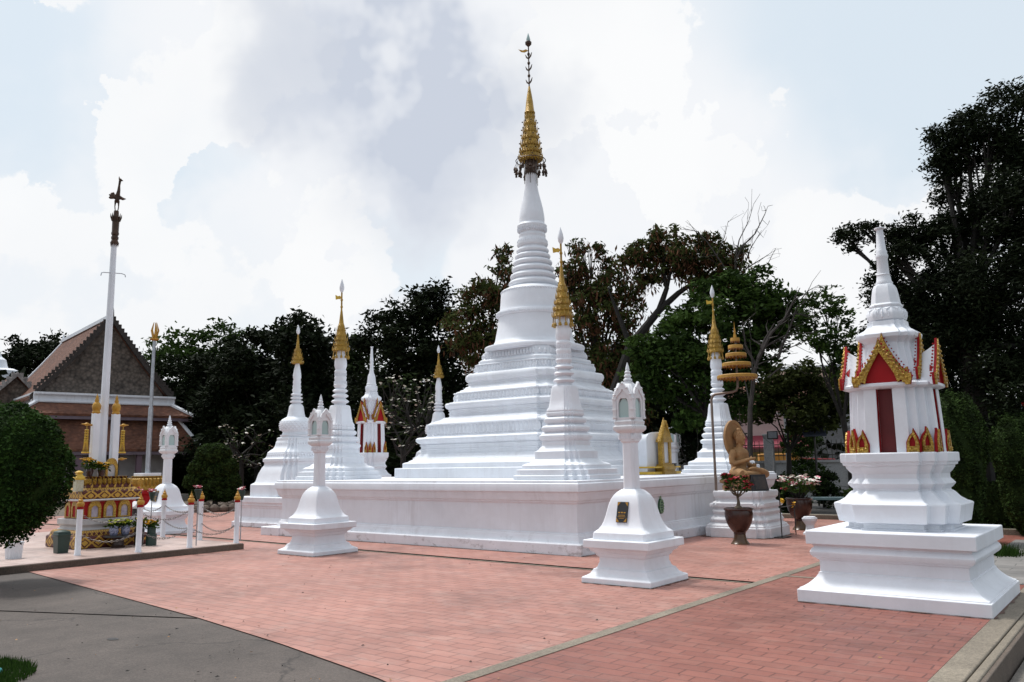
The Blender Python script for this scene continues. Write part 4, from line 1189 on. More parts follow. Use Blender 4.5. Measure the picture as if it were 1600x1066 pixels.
# ---------------------------------------------------------------- flowers
def flower_heads(mb, c, spread, n, r, m, k=5, up=1.):
    for i in range(n):
        a = rnd.uniform(0, 6.28); q = math.sqrt(rnd.random()); z = rnd.uniform(.0, 1.)*spread[2]
        p = (c[0]+spread[0]*q*math.cos(a), c[1]+spread[1]*q*math.sin(a), c[2]+z+spread[2]*(1-q)*.4)
        rr = r*rnd.uniform(.75, 1.2); tx, ty = rnd.uniform(-.5, .5), rnd.uniform(-.5, .5)
        for j in range(k):
            b = 2*math.pi*j/k+a; cb, sb = math.cos(b), math.sin(b)
            f0 = lambda uu, ww, hh: (p[0]+cb*uu-sb*ww, p[1]+sb*uu+cb*ww, p[2]+hh+tx*(cb*uu-sb*ww)+ty*(sb*uu+cb*ww))
            mb.add([f0(0, 0, 0), f0(rr*.6, -rr*.42, rr*.25), f0(rr, 0, rr*.15), f0(rr*.6, rr*.42, rr*.25)], [(0, 1, 2, 3)], m if not hasattr(m, '__len__') else rnd.choice(m))
        mb.ball((p[0], p[1], p[2]+rr*.1), rr*.3, m if not hasattr(m, '__len__') else m[0], 5, 4)
    return mb


def flower_leaves(c, spread, n, l, mat, name, parent, m2=None):
    V = []
    mb = MB()
    for i in range(n):
        a = rnd.uniform(0, 6.28); q = rnd.random()**.6; z = rnd.uniform(-.2, 1)*spread[2]
        p = Vector((c[0]+spread[0]*q*math.cos(a), c[1]+spread[1]*q*math.sin(a), c[2]+z))
        d = Vector((rnd.uniform(-1, 1), rnd.uniform(-1, 1), rnd.uniform(-.4, 1))).normalized(); s_ = d.orthogonal().normalized(); ll = l*rnd.uniform(.7, 1.3)
        mb.add([p, p+d*ll*.5+s_*ll*.22, p+d*ll, p+d*ll*.5-s_*ll*.22], [(0, 1, 2, 3)])
    o = mb.obj(name, mat, parent, smooth=0)
    tint(o)
    return o


def tint(o, lo=.15, hi=1.):
    me = o.data; n = len(me.polygons)
    at_ = me.attributes.new('tint', 'FLOAT', 'FACE'); rs = np.random.RandomState(n % 1000)
    at_.data.foreach_set('value', rs.uniform(lo, hi, n).astype(np.float32))


def vase_flowers(name, label, loc, pot_prof, pot_mat, petal, cspread=(.14, .14, .10), n=22, r=.04, zc=.30, group=None, leafn=90, cat='flower vase'):
    t = thing(name, label, cat, loc, 0, group)
    mb = MB(); mb.lathe(pot_prof, n=16); mb.obj('vase', pot_mat, t, smooth=40)
    flower_leaves((0, 0, zc-.05), cspread, leafn, .09, LEAF_G, 'leaves', t)
    mb = MB(); flower_heads(mb, (0, 0, zc), cspread, n, r, 0); mb.obj('blooms', petal, t, smooth=0)
    return t


NAVY = simple('blue_white_china', (.35, .38, .5), (.06, .07, .14), 40, .25)
DKGREEN = simple('dark_green_paint', (.012, .04, .032), (.008, .028, .022), 8, .4)
YG = simple('yellow_green_petal', (.66, .66, .06), (.45, .52, .03), 20, .6)
pv = [(.05, 0), (.07, .02), (.085, .10), (.07, .17), (.06, .20)]
g0 = 'pots of yellow flowers around the gilded pedestal'
fx = HP[0]+1.0
# low dark table with two china vases in front of the pedestal
tb = thing('offering_stand', 'small dark round offering stand in front of the gilded pedestal', 'stand', (-15.95, 7.79, DZ))
tb.scale = (.8, .8, .85)
mb = MB(); mb.lathe([(.15, 0), (.16, .03), (.13, .06), (.12, .18), (.19, .235)], n=16); mb.obj('foot', simple('dark_brown_wood', (.04, .02, .015), None, 9, .4), tb)
mb = MB(); mb.lathe([(.33, .235), (.34, .25), (.33, .27)], n=20); mb.obj('tray', BLACK, tb)
vase_flowers('flower_vase', 'left one of two china vases of yellow-green flowers on the dark stand', (-15.95, 7.69, DZ+.23), pv, NAVY, YG, (.10, .10, .08), 26, .036, .21, g0)
vase_flowers('flower_vase', 'right one of two china vases of yellow-green flowers on the dark stand', (-15.94, 7.91, DZ+.23), pv, NAVY, YG, (.10, .10, .08), 26, .036, .21, g0)
vase_flowers('flower_pot', 'yellow flowers in a tall dark green square pot right of the pedestal', (-15.75, 8.34, DZ), [(.10, 0), (.10, .22), (.08, .23), (.08, .36)], DKGREEN, PET_Y, (.12, .12, .09), 22, .042, .40, g0)
vase_flowers('flower_pot', 'yellow flowers in a dark pot half hidden behind a bollard', (-16.0, 8.22, DZ), [(.08, 0), (.10, .30), (.09, .34)], BLACK, PET_Y, (.10, .10, .10), 14, .042, .42, g0)
vase_flowers('flower_vase', 'yellow flowers on top of the gilded pedestal before the small frame', (HP[0]+.32, HP[1]-.14, DZ+1.36), [(.05, 0), (.055, .05), (.075, .12), (.07, .14)], GLAZE, PET_Y, (.13, .13, .09), 24, .04, .18, g0)
vase_flowers('flower_vase', 'yellow flowers on the left end of the pedestal top beside the pillar', (HP[0]+.26, HP[1]-.34, DZ+1.36), [(.05, 0), (.07, .1), (.06, .15)], GLAZE, PET_Y, (.10, .13, .13), 14, .045, .22, g0)
t = thing('candle_lantern', 'yellow-topped glass candle box at the left end of the pedestal', 'candle box', (HP[0]+.40, HP[1]-.60, DZ+1.08))
t.scale = (.7, .7, .8)
mb = MB(); mb.prism(SQ, [(.10, 0), (.10, .28)]); mb.obj('box', simple('pale_box', (.5, .5, .42), (.4, .36, .2), 30, .4), t, bevel=.006)
mb = MB(); mb.prism(SQ, [(.12, .28), (.12, .33), (.06, .42), (.09, .46), (.02, .50)]); mb.obj('roof', YEL, t, bevel=.006)
t = thing('offering_box', 'small white gable-roofed spirit box with dark front right of pedestal', 'spirit house', (HP[0]-.05, HP[1]+.80, DZ))
t.scale = (.62, .62, .74)
mb = MB(); mb.box((0, 0, .30), (.17, .17, .30)); mb.obj('plinth', MARBLE, t, bevel=.01)
mb = MB(); mb.box((0, 0, .76), (.15, .15, .16)); mb.obj('cabinet', BLACK, t, bevel=.006)
mb = MB(); mb.loft([[(x, -.2, .92), (x, .2, .92), (x, .19, .97), (x, 0, 1.12), (x, -.19, .97)] for x in (-.19, .19)]); mb.obj('roof', WC, t, bevel=.005)
t = thing('waste_bin', 'dark green square bin left of the gilded pedestal', 'bin', (-15.9, 6.72, DZ))
t.scale = (.7, .7, .85)
mb = MB(); mb.prism(SQ, [(.13, 0), (.16, .36), (.17, .37), (.17, .40), (.15, .41)]); mb.obj('bin_body', DKGREEN, t, bevel=.01)
mb = MB(); mb.prism(SQ, [(.16, .41), (.15, .45), (.06, .48)]); mb.obj('lid', DKGREEN, t, bevel=.008)

# second, smaller gilded pedestal with a steel pole further left
fb = at(230, 752, 30.5)
t = thing('flag_pole', 'thin grey steel pole with gold finial on a gilded lotus base', 'flagpole', (fb[0], fb[1], 0))
mb = MB(); mb.prism(SQ, [(.55, 0), (.55, .4), (.48, .45), (.48, .75), (.55, .8), (.55, .92)]); mb.obj('red_base', REDP, t, bevel=.01)
mb = MB(); mb.prism(SQ, [(.50, .92), (.50, 1.0), (.32, 1.3), (.38, 1.36), (.38, 1.38)]); petals(mb, SQ, .47, 1.32, .98, .13, .06); mb.obj('lotus_base', GOLD, t, smooth=0)
mb = MB(); mb.box((0, 0, 1.43), (.32, .32, .05)); mb.obj('white_cap', W, t, bevel=.01)
mb = MB(); mb.tube([(0, 0, 1.4), (0, 0, 3.7), (0, 0, 3.71), (0, 0, 6.05)], [.085, .08, .062, .05], 12); mb.obj('pole', STEEL, t)
mb = MB(); mb.lathe([(.05, 6.03), (.16, 6.08), (.16, 6.11), (.06, 6.14), (.05, 6.2)], n=12)
for k in range(5): a = k*1.256; mb.tube([(.05*math.cos(a), .05*math.sin(a), 6.15), (.12*math.cos(a), .12*math.sin(a), 6.4), (.05*math.cos(a), .05*math.sin(a), 6.68)], [.04, .03, .008], 5)
mb.obj('gold_finial', GOLDP, t)

# ---------------------------------------------------------------- bollards and chains
posts = [(-15.16, 6.69), (-14.70, 7.55), (-14.62, 8.50), (-14.62, 9.50), (-15.95, 9.50), (-17.45, 9.50), (-18.6, 9.50)]
lab = ['white gold-capped bollard nearest the round clipped bush', 'white gold-capped bollard in front of the yellow flower pot', 'white gold-capped bollard in the middle of the front chain',
       'white gold-capped bollard at the outer corner of the dais', 'white gold-capped bollard second along the far chain, before the topiary', 'white gold-capped bollard before the white lantern pillar base', 'white gold-capped bollard at the far end of the far chain']
bol = thing('bollard', lab[0], 'bollard', (*posts[0], DZ), 0, 'gold-capped bollards round the dais')
mb = MB(); mb.lathe([(.058, 0), (.058, .02), (.050, .03), (.048, .80), (.05, .81)], n=18); mb.obj('post', WC, bol, smooth=40)
mb = MB(); mb.lathe([(.052, .80), (.057, .81), (.057, .83), (.045, .845)], n=18); mb.obj('collar', REDP, bol, smooth=30)
mb = MB(); mb.lathe([(r*.72, .84+(z-.84)*.85) for r, z in [(.06, .84), (.085, .86), (.092, .89), (.085, .925), (.05, .95), (.06, .965), (.055, .985), (.03, 1.0), (.034, 1.02), (.012, 1.05), (.003, 1.10)]], n=18); mb.obj('cap', GOLDP, bol, smooth=40)
for p, l in zip(posts[1:], lab[1:]): dup(bol, (*p, DZ), rnd.uniform(0, 3), l)
CHAIN = simple('dull_chain', (.26, .24, .23), (.12, .11, .105), 30, .5, .6)


def chain(p, q, z, sag, label):
    mb = MB(); P = Vector((*p, DZ+z)); Q = Vector((*q, DZ+z)); d = (Q-P).normalized(); P += d*.06; Q -= d*.06
    n = max(8, int((Q-P).length/.045))
    for i in range(n):
        f0 = (i+.5)/n; c = P.lerp(Q, f0)+Vector((0, 0, -sag*4*f0*(1-f0)))
        f1 = min(1, f0+.5/n); c1 = P.lerp(Q, f1)+Vector((0, 0, -sag*4*f1*(1-f1)))
        tdir = (c1-c).normalized(); sd_ = tdir.cross(Vector((0, 0, 1))).normalized(); up = sd_.cross(tdir)
        a = sd_ if i % 2 else up; hl = (Q-P).length/n*.72
        mb.tube([c+tdir*hl*math.cos(b)+a*.014*math.sin(b) for b in [k*math.pi/3 for k in range(7)]], .0045, 4, cap=False)
    o = mb.obj('chain', CHAIN, smooth=40)
    tag(o, label, 'chain', 'chains between the bollards')


names = ['near the clipped bush', 'before the yellow flower pot', 'next to the dais corner', 'turning along the far side, before the topiary', 'before the white lantern pillar', 'behind the gilded pedestal']
for i in range(6):
    for z, s_, nm in ((.68, .13, 'upper'), (.34, .13, 'lower')):
        chain(posts[i], posts[i+1], z, s_, '%s dark chain %s' % (nm, names[i]))
fl = [(216, 768, 'pink and white flower bunch above the bollard by the yellow pots', 18.5), (238, 768, 'pink flower bunch beside the dark plaque of the far lantern pillar', 19.6), (310, 764, 'small pink and white flower bunch in front of the topiary', 17.3), (378, 766, 'pink and white flower bunch at the left end of the small stupa plinth', 17.9)]
for px, py, lb, D in fl:
    p = at(px, py, D)
    t = thing('flower_spray', lb, 'flower spray', (p[0], p[1], DZ if D < 18.6 else 0), 0, 'pink flower sprays on thin stands')
    h = p[2]-t.location.z
    mb = MB(); mb.tube([(0, 0, 0), (0, 0, h-.12)], .011, 6); mb.obj('stand', STEEL, t)
    mb = MB(); mb.lathe([(.03, h-.2), (.075, h-.02), (.07, h-.01)], n=12); mb.obj('cone', DKGREEN, t)
    mb = MB(); flower_heads(mb, (0, 0, h), (.08, .08, .05), 9, .045, (0, 0, 1)); mb.obj('blooms', [PET_P, PET_W], t, smooth=0)

# ---------------------------------------------------------------- tiled-roof temple hall on the left
K = 1.2
A0 = at(172, 497, 40*K)
ax = np.array([-.983, .185])                       # horizontal axis running away
LEN = 10.5
rzb = math.atan2(ax[1], ax[0])
t = thing('temple_hall', 'old temple hall with steep brown tiled roofs and dark weathered gable', 'temple', (A0[0], A0[1], 0), rzb)
# local frame: +x away along ridge, +y towards the left side seen from the camera (so photo right = +y rotated)
zr, ze, hw = float(A0[2]), 5.5, 3.2
sg = 1.
Tn = lambda x, y, z: (x, y, z)


def slope(mb, x0, x1, y0, z0, y1, z1, th=.12, sag=.0, m=0, n=6):
    rings = []
    for i in range(n+1):
        f0 = i/n; y = y0+(y1-y0)*f0; z = z0+(z1-z0)*f0-sag*math.sin(math.pi*f0)
        rings.append([(x0, y, z), (x1, y, z), (x1, y, z-th), (x0, y, z-th)])
    mb.loft(rings, m)


mb = MB()
for s_ in (-1, 1): slope(mb, -.25, LEN, 0, zr, s_*(hw+.25), ze-.15, .14, .16)
rf = mb.obj('main_roof', TILE, t, smooth=0)
mb = MB(); mb.plate([(-hw+.1, ze), (hw-.1, ze), (hw*.5, ze+(zr-ze)*.47), (0, zr-.15), (-hw*.5, ze+(zr-ze)*.47)], .2, lambda u, v, d: (.10-d*0+(-d), u, v)); mb.obj('gable_wall', SHINGLE, t, smooth=0)
# bargeboards with knobs, ridge and finials
mb = MB()
for s_ in (-1, 1):
    for xx in (-.28,):
        slope(mb, xx-.05, xx+.12, 0, zr+.12, s_*(hw+.35), ze-.1, .30, .16)
    for i in range(22):
        f0 = (i+1)/23; y = s_*(hw+.3)*f0; z = zr+.16+(ze-.05-zr)*f0-.16*math.sin(math.pi*f0)
        mb.box((-.25, y, z), (.05, .075, .11))
mb.tube([(-.28, 0, zr), (-.40, 0, zr+.35), (-.34, 0, zr+.75)], [.14, .08, .02], 6)
mb.obj('bargeboard', simple('dark_carved_wood', (.045, .035, .03), (.02, .016, .014), 6, .8), t, smooth=0)
mb = MB()
mb.box((LEN/2, 0, zr+.05), (LEN/2, .13, .10))
for s_ in (-1, 1): slope(mb, LEN-.1, LEN+.15, 0, zr+.1, s_*(hw+.3), ze-.1, .22, .16)
mb.tube([(LEN, 0, zr), (LEN+.1, 0, zr+.5)], [.12, .02], 6); mb.obj('white_ridge', W, t, smooth=0)
mb = MB()
pr = [(hw+.18, ze-.42), (hw+.05, ze-.38), (hw+.05, ze-.12), (hw+.22, ze-.06), (hw+.22, ze+.04), (hw+.1, ze+.05)]
for s_ in (-1, 1): mb.loft([[(x, s_*pr[i][0], pr[i][1]) for i in range(6)]+[(x, s_*(hw-.3), ze+.05), (x, s_*(hw-.3), ze-.42)] for x in (-.45, LEN)])
mb.loft([[(-.45-(p[0]-hw)*1., y, p[1]) for p in pr]+[(.3, y, ze+.05), (.3, y, ze-.42)] for y in (-hw-.22, hw+.22)])
mb.obj('white_cornice', WT, t, smooth=0)
# upper skirt roof and lower skirt roof (hipped round the end)


def skirt(name, y0, z0, y1, z1, x0, x1, mat):
    mb = MB()
    # front
    mb.loft([[(x0, -y0, z0), (x0, y0, z0), (x0, y0, z0-.12), (x0, -y0, z0-.12)], [(x1, -y1, z1), (x1, y1, z1), (x1, y1, z1-.12), (x1, -y1, z1-.12)]])
    for s_ in (-1, 1):
        mb.loft([[(x0, s_*y0, z0), (LEN, s_*y0, z0), (LEN, s_*y0, z0-.12), (x0, s_*y0, z0-.12)], [(x1, s_*y1, z1), (LEN, s_*y1, z1), (LEN, s_*y1, z1-.12), (x1, s_*y1, z1-.12)]])
    mb.obj(name, mat, t, smooth=0)
    mb = MB()
    for s_ in (-1, 1): mb.tube([(x0, s_*y0, z0+.04), (x1-.02, s_*(y1+.02), z1+.04), (x1-.10, s_*(y1+.12), z1+.10)], [.10, .10, .05], 6)
    mb.box((x0, 0, z0+.03), (.1, y0+.05, .06)); mb.obj('hip_ridge', W, t, smooth=0)
    mb = MB(); mb.box((x1+.06, 0, z1-.17), (.04, y1-.05, .11))
    for s_ in (-1, 1): mb.box(((x1+LEN)/2, s_*(y1-.08), z1-.17), ((LEN-x1)/2, .04, .11))
    mb.obj('fascia', simple('mauve_fascia', (.16, .12, .15), (.12, .09, .11), 4, .6), t, smooth=0)


skirt('upper_skirt_roof', hw+.05, ze-.44, hw+1.0, ze-1.05, -.5, -1.25, TILE)
skirt('lower_skirt_roof', hw+.35, ze-1.2, hw+1.4, ze-2.85, -.7, -1.7, TILE)
mb = MB(); mb.box((LEN/2, 0, (ze-.4)/2), (LEN/2+.3, hw-.1, (ze-.4)/2)); mb.obj('hall_wall', simple('hall_wall_paint', (.42, .40, .40), (.3, .28, .28), 2, .7), t, smooth=0)
for y in (-hw-1.2, -hw*.45, hw*.45, hw+1.2):
    mb = MB(); mb.box((-1.4, y, 1.2), (.13, .13, 1.2)); mb.obj('column', simple('mauve_column', (.17, .11, .14), None, 3, .6), t, bevel=.01)
for k in range(4):
    for s_ in (1,): pass
mb = MB(); mb.box((-.32, 0, 1.2), (.04, .75, 1.2)); mb.obj('dark_doorway', BLACK, t, smooth=0)
mb = MB(); mb.box((LEN/2-1, 0, .08), (LEN/2+2, hw+1.7, .1)); mb.obj('floor_slab', GUTTER, t, smooth=0)

# white spired monument and small roof at the far left edge
p = at(-6, 600, 75)
t = thing('white_chedi', 'far white tiered monument at the left picture edge behind the roofs', 'stupa', (p[0], p[1], 0))
t.scale = (.62, .62, .86)
mb = MB(); mb.prism(RED, [(3.2, 0), (3.2, 5.0), (2.9, 5.2), (2.9, 7.2), (3.3, 7.3), (3.3, 7.8), (2.6, 8.0), (2.0, 9.1), (1.7, 9.2), (1.75, 10.6), (1.9, 10.7), (1.9, 11.0), (1.4, 11.2)]); mb.obj('tiers', WT, t, smooth=0)
mb = MB(); mb.lathe([(1.3, 11.1), (1.1, 11.4), (.9, 12.0), (.4, 12.3), (.1, 12.9)], n=24); mb.obj('dome', W, t)
p = at(22, 640, 52)
t = thing('side_hall', 'small brown-roofed side hall between the clipped bush and the temple hall', 'temple', (p[0], p[1], 0), rzb)
mb = MB()
for s_ in (-1, 1): slope(mb, -.2, 9, 0, 6.9, s_*3.1, 3.9, .14, .12)
mb.obj('roof', TILE, t, smooth=0)
mb = MB(); mb.plate([(-2.9, 3.9), (2.9, 3.9), (0, 6.7)], .2, lambda u, v, d: (.1-d, u, v)); mb.obj('gable', SHINGLE, t, smooth=0)
mb = MB()
for s_ in (-1, 1):
    slope(mb, -.3, -.1, 0, 7.02, s_*3.2, 3.9, .25, .12)
    for i in range(14): f0 = (i+1)/15; mb.box((-.2, s_*3.15*f0, 7.1-3.1*f0-.12*math.sin(math.pi*f0)), (.05, .08, .11))
mb.obj('bargeboard', simple('pale_bargeboard', (.35, .34, .33), (.1, .1, .1), 6, .7), t, smooth=0)
mb = MB(); mb.box((4.5, 0, 1.95), (4.5, 2.7, 1.95)); mb.obj('wall', WT, t, smooth=0)
# ---------------------------------------------------------------- seated stone Buddha on white pedestal
PX, PY = -7.12, 17.05
t = thing('ornate_pedestal', 'white carved stepped pedestal under the seated stone statue', 'pedestal', (PX, PY, 0))
mb = MB()
PP = sym4([(1, .70), (.90, .70), (.90, .90), (.70, .90), (.70, 1)])
mb.prism(PP, [(a*.92, z, a*1.0) for a, z in [(.78, 0), (.78, .20), (.75, .21), (.75, .24), (.69, .28), (.66, .30), (.68, .32), (.69, .36), (.66, .40), (.62, .42), (.60, .46), (.63, .49), (.64, .53), (.61, .56), (.59, .57), (.60, .60), (.63, .62), (.635, .70), (.61, .72), (.56, .74), (.55, .78), (.57, .80), (.60, .83), (.61, .92), (.60, .95)]])
petals(mb, rect(.92, 1), .66*.92, .31, .39, .09, .03); petals(mb, rect(.92, 1), .61, .61, .71, .09, .03)
mb.obj('carved_tiers', WO, t, bevel=.008)
BZ = .95
st = thing('seated_statue', 'ochre stone seated Buddha statue with round halo, facing right', 'statue', (-7.18, 17.02, BZ), RAD(-9))
mb = MB(); mb.prism(circle(28), [(a, z, a*1.02) for a, z in [(.40, 0), (.45, .02), (.455, .10), (.42, .13), (.44, .16), (.46, .20), (.44, .25), (.41, .27)]], (.05, 0, 0)); petals(mb, circle(28), .43, .15, .26, .1, .04)
mb.obj('lotus_seat', STONEL, st, smooth=40)
z0 = .26
mb = MB()
B = lambda *a: mb.ball(a[:3], a[3:6], 0, 16, 12)
# torso, continuous with hips, shoulders and neck
mb.tube([(-.04, 0, z0+.05), (-.05, 0, z0+.25), (-.04, 0, z0+.42), (-.03, 0, z0+.56), (-.02, 0, z0+.66)], [.20, .165, .185, .19, .12], 18)
B(-.03, 0, z0+.12, .22, .27, .13); B(-.02, 0, z0+.50, .13, .24, .11)
mb.tube([(-.02, 0, z0+.62), (0, 0, z0+.75)], [.085, .07], 14)
B(.015, 0, z0+.86, .115, .098, .14); B(.03, 0, z0+.80, .09, .075, .07)
mb.tube([(.115, 0, z0+.89), (.145, 0, z0+.835)], [.018, .024], 8)                  # nose
B(.115, 0, z0+.785, .022, .034, .012); B(.115, 0, z0+.765, .02, .028, .012); B(.10, 0, z0+.735, .03, .035, .025)
for s_ in (-1, 1):
    B(.105, .040*s_, z0+.885, .014, .026, .012)
    mb.tube([(.095, .015*s_, z0+.915), (.105, .045*s_, z0+.925), (.085, .078*s_, z0+.91)], .010, 6)
    mb.tube([(.0, .10*s_, z0+.92), (.005, .112*s_, z0+.86), (.0, .104*s_, z0+.74)], [.02, .022, .018], 8)
    # thighs out to the knees, shins folded back in
    mb.tube([(-.05, .14*s_, z0+.10), (.18, .33*s_, z0+.10), (.33, .44*s_, z0+.085)], [.135, .115, .095], 14)
    mb.tube([(.33, .44*s_, z0+.075), (.37, .22*s_, z0+.075+.03*(s_+1)), (.36, -.04*s_, z0+.085+.05*(s_+1))], [.09, .078, .055], 14)
    mb.tube([(.37, -.02*s_, z0+.09+.05*(s_+1)), (.36, -.14*s_, z0+.10+.05*(s_+1)), (.34, -.24*s_, z0+.10+.05*(s_+1))], [.05, .045, .02], 10)
    # shoulders and arms
    B(-.03, .225*s_, z0+.545, .085, .085, .085)
    el = (-.02, .30*s_, z0+.30)
    mb.tube([(-.03, .235*s_, z0+.54), (-.035, .285*s_, z0+.42), el], [.082, .068, .058], 12)
    if s_ < 0: ha = (.27, -.085, z0+.40)
    else: ha = (.26, .08, z0+.26)
    mb.tube([el, ((el[0]+ha[0])/2, (el[1]+ha[1])/2-.01*s_, (el[2]+ha[2])/2), ha], [.058, .05, .036], 12)
    B(ha[0]+.03, ha[1]-.02*s_, ha[2]+.01, .05, .03, .042)
    for j in range(4):
        fx_, fz = .07+.012*(j % 2), -.02+.016*j
        mb.tube([(ha[0]+.05, ha[1]-.03*s_, ha[2]+fz), (ha[0]+.09, ha[1]-.045*s_, ha[2]+fz+.012), (ha[0]+.10+.008*j, ha[1]-.075*s_, ha[2]+fz+.018)], [.013, .012, .009], 6)
    mb.tube([(ha[0]+.01, ha[1]-.02*s_, ha[2]+.04), (ha[0]+.045, ha[1]-.04*s_, ha[2]+.075)], [.014, .010], 6)
body = mb.obj('body', STONE, st, smooth=60)
r_ = body.modifiers.new('remesh', 'REMESH'); r_.mode = 'VOXEL'; r_.voxel_size = .012; r_.use_smooth_shade = True
sm = body.modifiers.new('smooth', 'SMOOTH'); sm.factor = .5; sm.iterations = 3
mb = MB(); mb.ball((-.01, 0, z0+.905), (.122, .108, .115), 0, 16, 10); mb.ball((-.015, 0, z0+1.03), (.055, .055, .055), 0, 12, 8)
for k in range(60):
    a = k*2.39996; h = 1-(k+.5)/60*1.0; rr = math.sqrt(max(0, 1-h*h))
    p = (-.01+.122*rr*math.cos(a), .108*rr*math.sin(a), z0+.905+.115*h)
    if p[0] < .075: mb.ball(p, .017, 0, 6, 4)
mb.obj('hair', STONE, st, smooth=60)
mb = MB()
rings = []
for d, k in ((-.17, .96), (-.165, 1.), (-.115, 1.), (-.11, .96), (-.112, .82), (-.122, .80)): rings.append([(d-.06*math.sin(a)*0, .37*k*math.cos(a), z0+.86+.40*k*math.sin(a)) for a in [2*math.pi*j/40 for j in range(40)]])
mb.loft(rings); mb.obj('halo', STONE, st, smooth=40)

t = thing('memorial_plaque', 'black polished plaque leaning beside the seated statue', 'plaque', (PX+.42, PY-.30, BZ), RAD(-25))
mb = MB(); mb.box((0, 0, .16), (.05, .19, .16)); mb.M = None
mb = MB(); mb.add([(x, y, z) for x, y, z in [(.10, -.2, 0), (.10, .2, 0), (.0, .2, .34), (.0, -.2, .34), (.0, -.2, 0), (.0, .2, 0), (-.05, .2, .34), (-.05, -.2, .34)]], [(0, 1, 2, 3), (5, 4, 7, 6), (3, 2, 6, 7), (0, 3, 7, 4), (1, 5, 6, 2), (0, 4, 5, 1)]); mb.obj('slab', BLACK, t, smooth=0, bevel=.006)
mb = MB()
mb.add([(.10+.005-.1*(z/.34), y, z) for y, z in ((-.16, .04), (.16, .04), (.16, .30), (-.16, .30))], [(0, 1, 2, 3)]); mb.obj('picture', simple('dark_picture', (.06, .04, .03), (.02, .02, .02), 14, .3), t, smooth=0)

# ---------------------------------------------------------------- tiered parasol
t = thing('tiered_parasol', 'five-tiered gold parasol on a bent steel pole above the statue', 'parasol', (-7.60, 16.62, .95))
uz = lambda z: z-.95
e = (.53, .22)
mb = MB(); mb.tube([(0, 0, 0), (0, 0, uz(2.92)), (.03, .012, uz(3.0)), (.08, .03, uz(3.03)), (.42, .17, uz(3.07)), (.50, .20, uz(3.10)), (e[0], e[1], uz(3.18)), (e[0], e[1], uz(4.35))], [.028]*7+[.014], 10); mb.obj('pole', COPPER, t, smooth=50)
mb = MB()
for z, r in ((3.36, .43), (3.63, .31), (3.84, .225), (4.02, .16), (4.18, .10)):
    mb.lathe([(r*.2, uz(z+.085)), (r*.96, uz(z+.075)), (r, uz(z+.06)), (r, uz(z)), (r*.97, uz(z)), (r*.93, uz(z+.055)), (r*.2, uz(z+.065))], (e[0], e[1], 0), 32, 0, False)
    k = int(r*60)+6
    for j in range(k):
        a0, a1 = 2*math.pi*j/k, 2*math.pi*(j+1)/k; am = (a0+a1)/2
        mb.add([(e[0]+r*math.cos(a0), e[1]+r*math.sin(a0), uz(z+.005)), (e[0]+r*math.cos(a1), e[1]+r*math.sin(a1), uz(z+.005)), (e[0]+r*math.cos(am), e[1]+r*math.sin(am), uz(z-.045))], [(0, 1, 2)], 1)
mb.obj('canopy_tier', [simple('parasol_gold_cloth', (.42, .23, .035), (.34, .17, .02), 14, .6), simple('parasol_fringe', (.24, .09, .02), None, 14, .6)], t, smooth=30)
mb = MB(); mb.lathe([(.03, uz(4.25)), (.035, uz(4.3)), (.02, uz(4.36)), (.024, uz(4.40)), (.008, uz(4.5)), (.002, uz(4.62))], (e[0], e[1], 0), 10); mb.obj('finial', GOLDP, t)


# ---------------------------------------------------------------- big glazed pots with flowering plants
def glazed_pot(t, s=1.):
    mb = MB(); mb.lathe([(r*s, z*s) for r, z in [(.165, 0), (.175, .012), (.16, .03), (.13, .07), (.11, .13), (.105, .19), (.115, .20), (.115, .225), (.13, .235), (.19, .31), (.235, .40), (.262, .50), (.268, .58), (.258, .635), (.275, .645), (.285, .66), (.275, .68), (.25, .685), (.245, .65), (.235, .62)]], n=36)
    mb.obj('pot', GLAZE, t, smooth=40)
    mb = MB(); mb.lathe([(r*s, z*s) for r, z in [(.178, .0), (.18, .014), (.163, .03), (.134, .07), (.1135, .13), (.108, .185)]], n=36, cap=False); mb.obj('pot_foot', GLAZEG, t, smooth=40)
    mb = MB(); mb.lathe([(.24*s, .62*s), (.12*s, .64*s), (.02*s, .645*s)], n=20); mb.obj('soil', SOIL, t)


t = thing('potted_plant', 'red-flowered desert rose in a brown footed pot before the statue', 'potted plant', (-6.52, 15.22, 0), 0, 'glazed pots with flowering plants')
glazed_pot(t)
mb = MB(); mb.ball((0, 0, .68), (.075, .075, .05), 0, 12, 8); mb.tube([(0, 0, .68), (.01, 0, .80), (-.01, .01, .90)], [.05, .028, .022], 10)
tips = []
for k in range(13):
    a = k*2.4; l = rnd.uniform(.14, .27); z = rnd.uniform(1.0, 1.26)
    tp = (l*math.cos(a), l*math.sin(a), z); tips.append(tp)
    mb.tube([(0, 0, .86+.005*k), (tp[0]*.45, tp[1]*.45, .86+(z-.86)*.4), tp], [.013, .009, .005], 6)
mb.obj('stem', simple('desert_rose_stem', (.12, .09, .06), None, 20, .8), t)
ml = MB(); mf = MB()
for tp in tips:
    for i in range(26):
        d = Vector((rnd.uniform(-1, 1), rnd.uniform(-1, 1), rnd.uniform(-.3, 1))).normalized(); s_ = d.orthogonal().normalized(); p = Vector(tp)+d*.012; l = rnd.uniform(.07, .12)
        ml.add([p, p+d*l*.6+s_*l*.2, p+d*l, p+d*l*.6-s_*l*.2], [(0, 1, 2, 3)])
for tp in tips: flower_heads(mf, (tp[0]*1.1, tp[1]*1.1, tp[2]+.03), (.05, .05, .04), 4, .052, 0)
tint(ml.obj('leaves', LEAF_G, t, smooth=0)); mf.obj('blooms', PET_R, t, smooth=0)

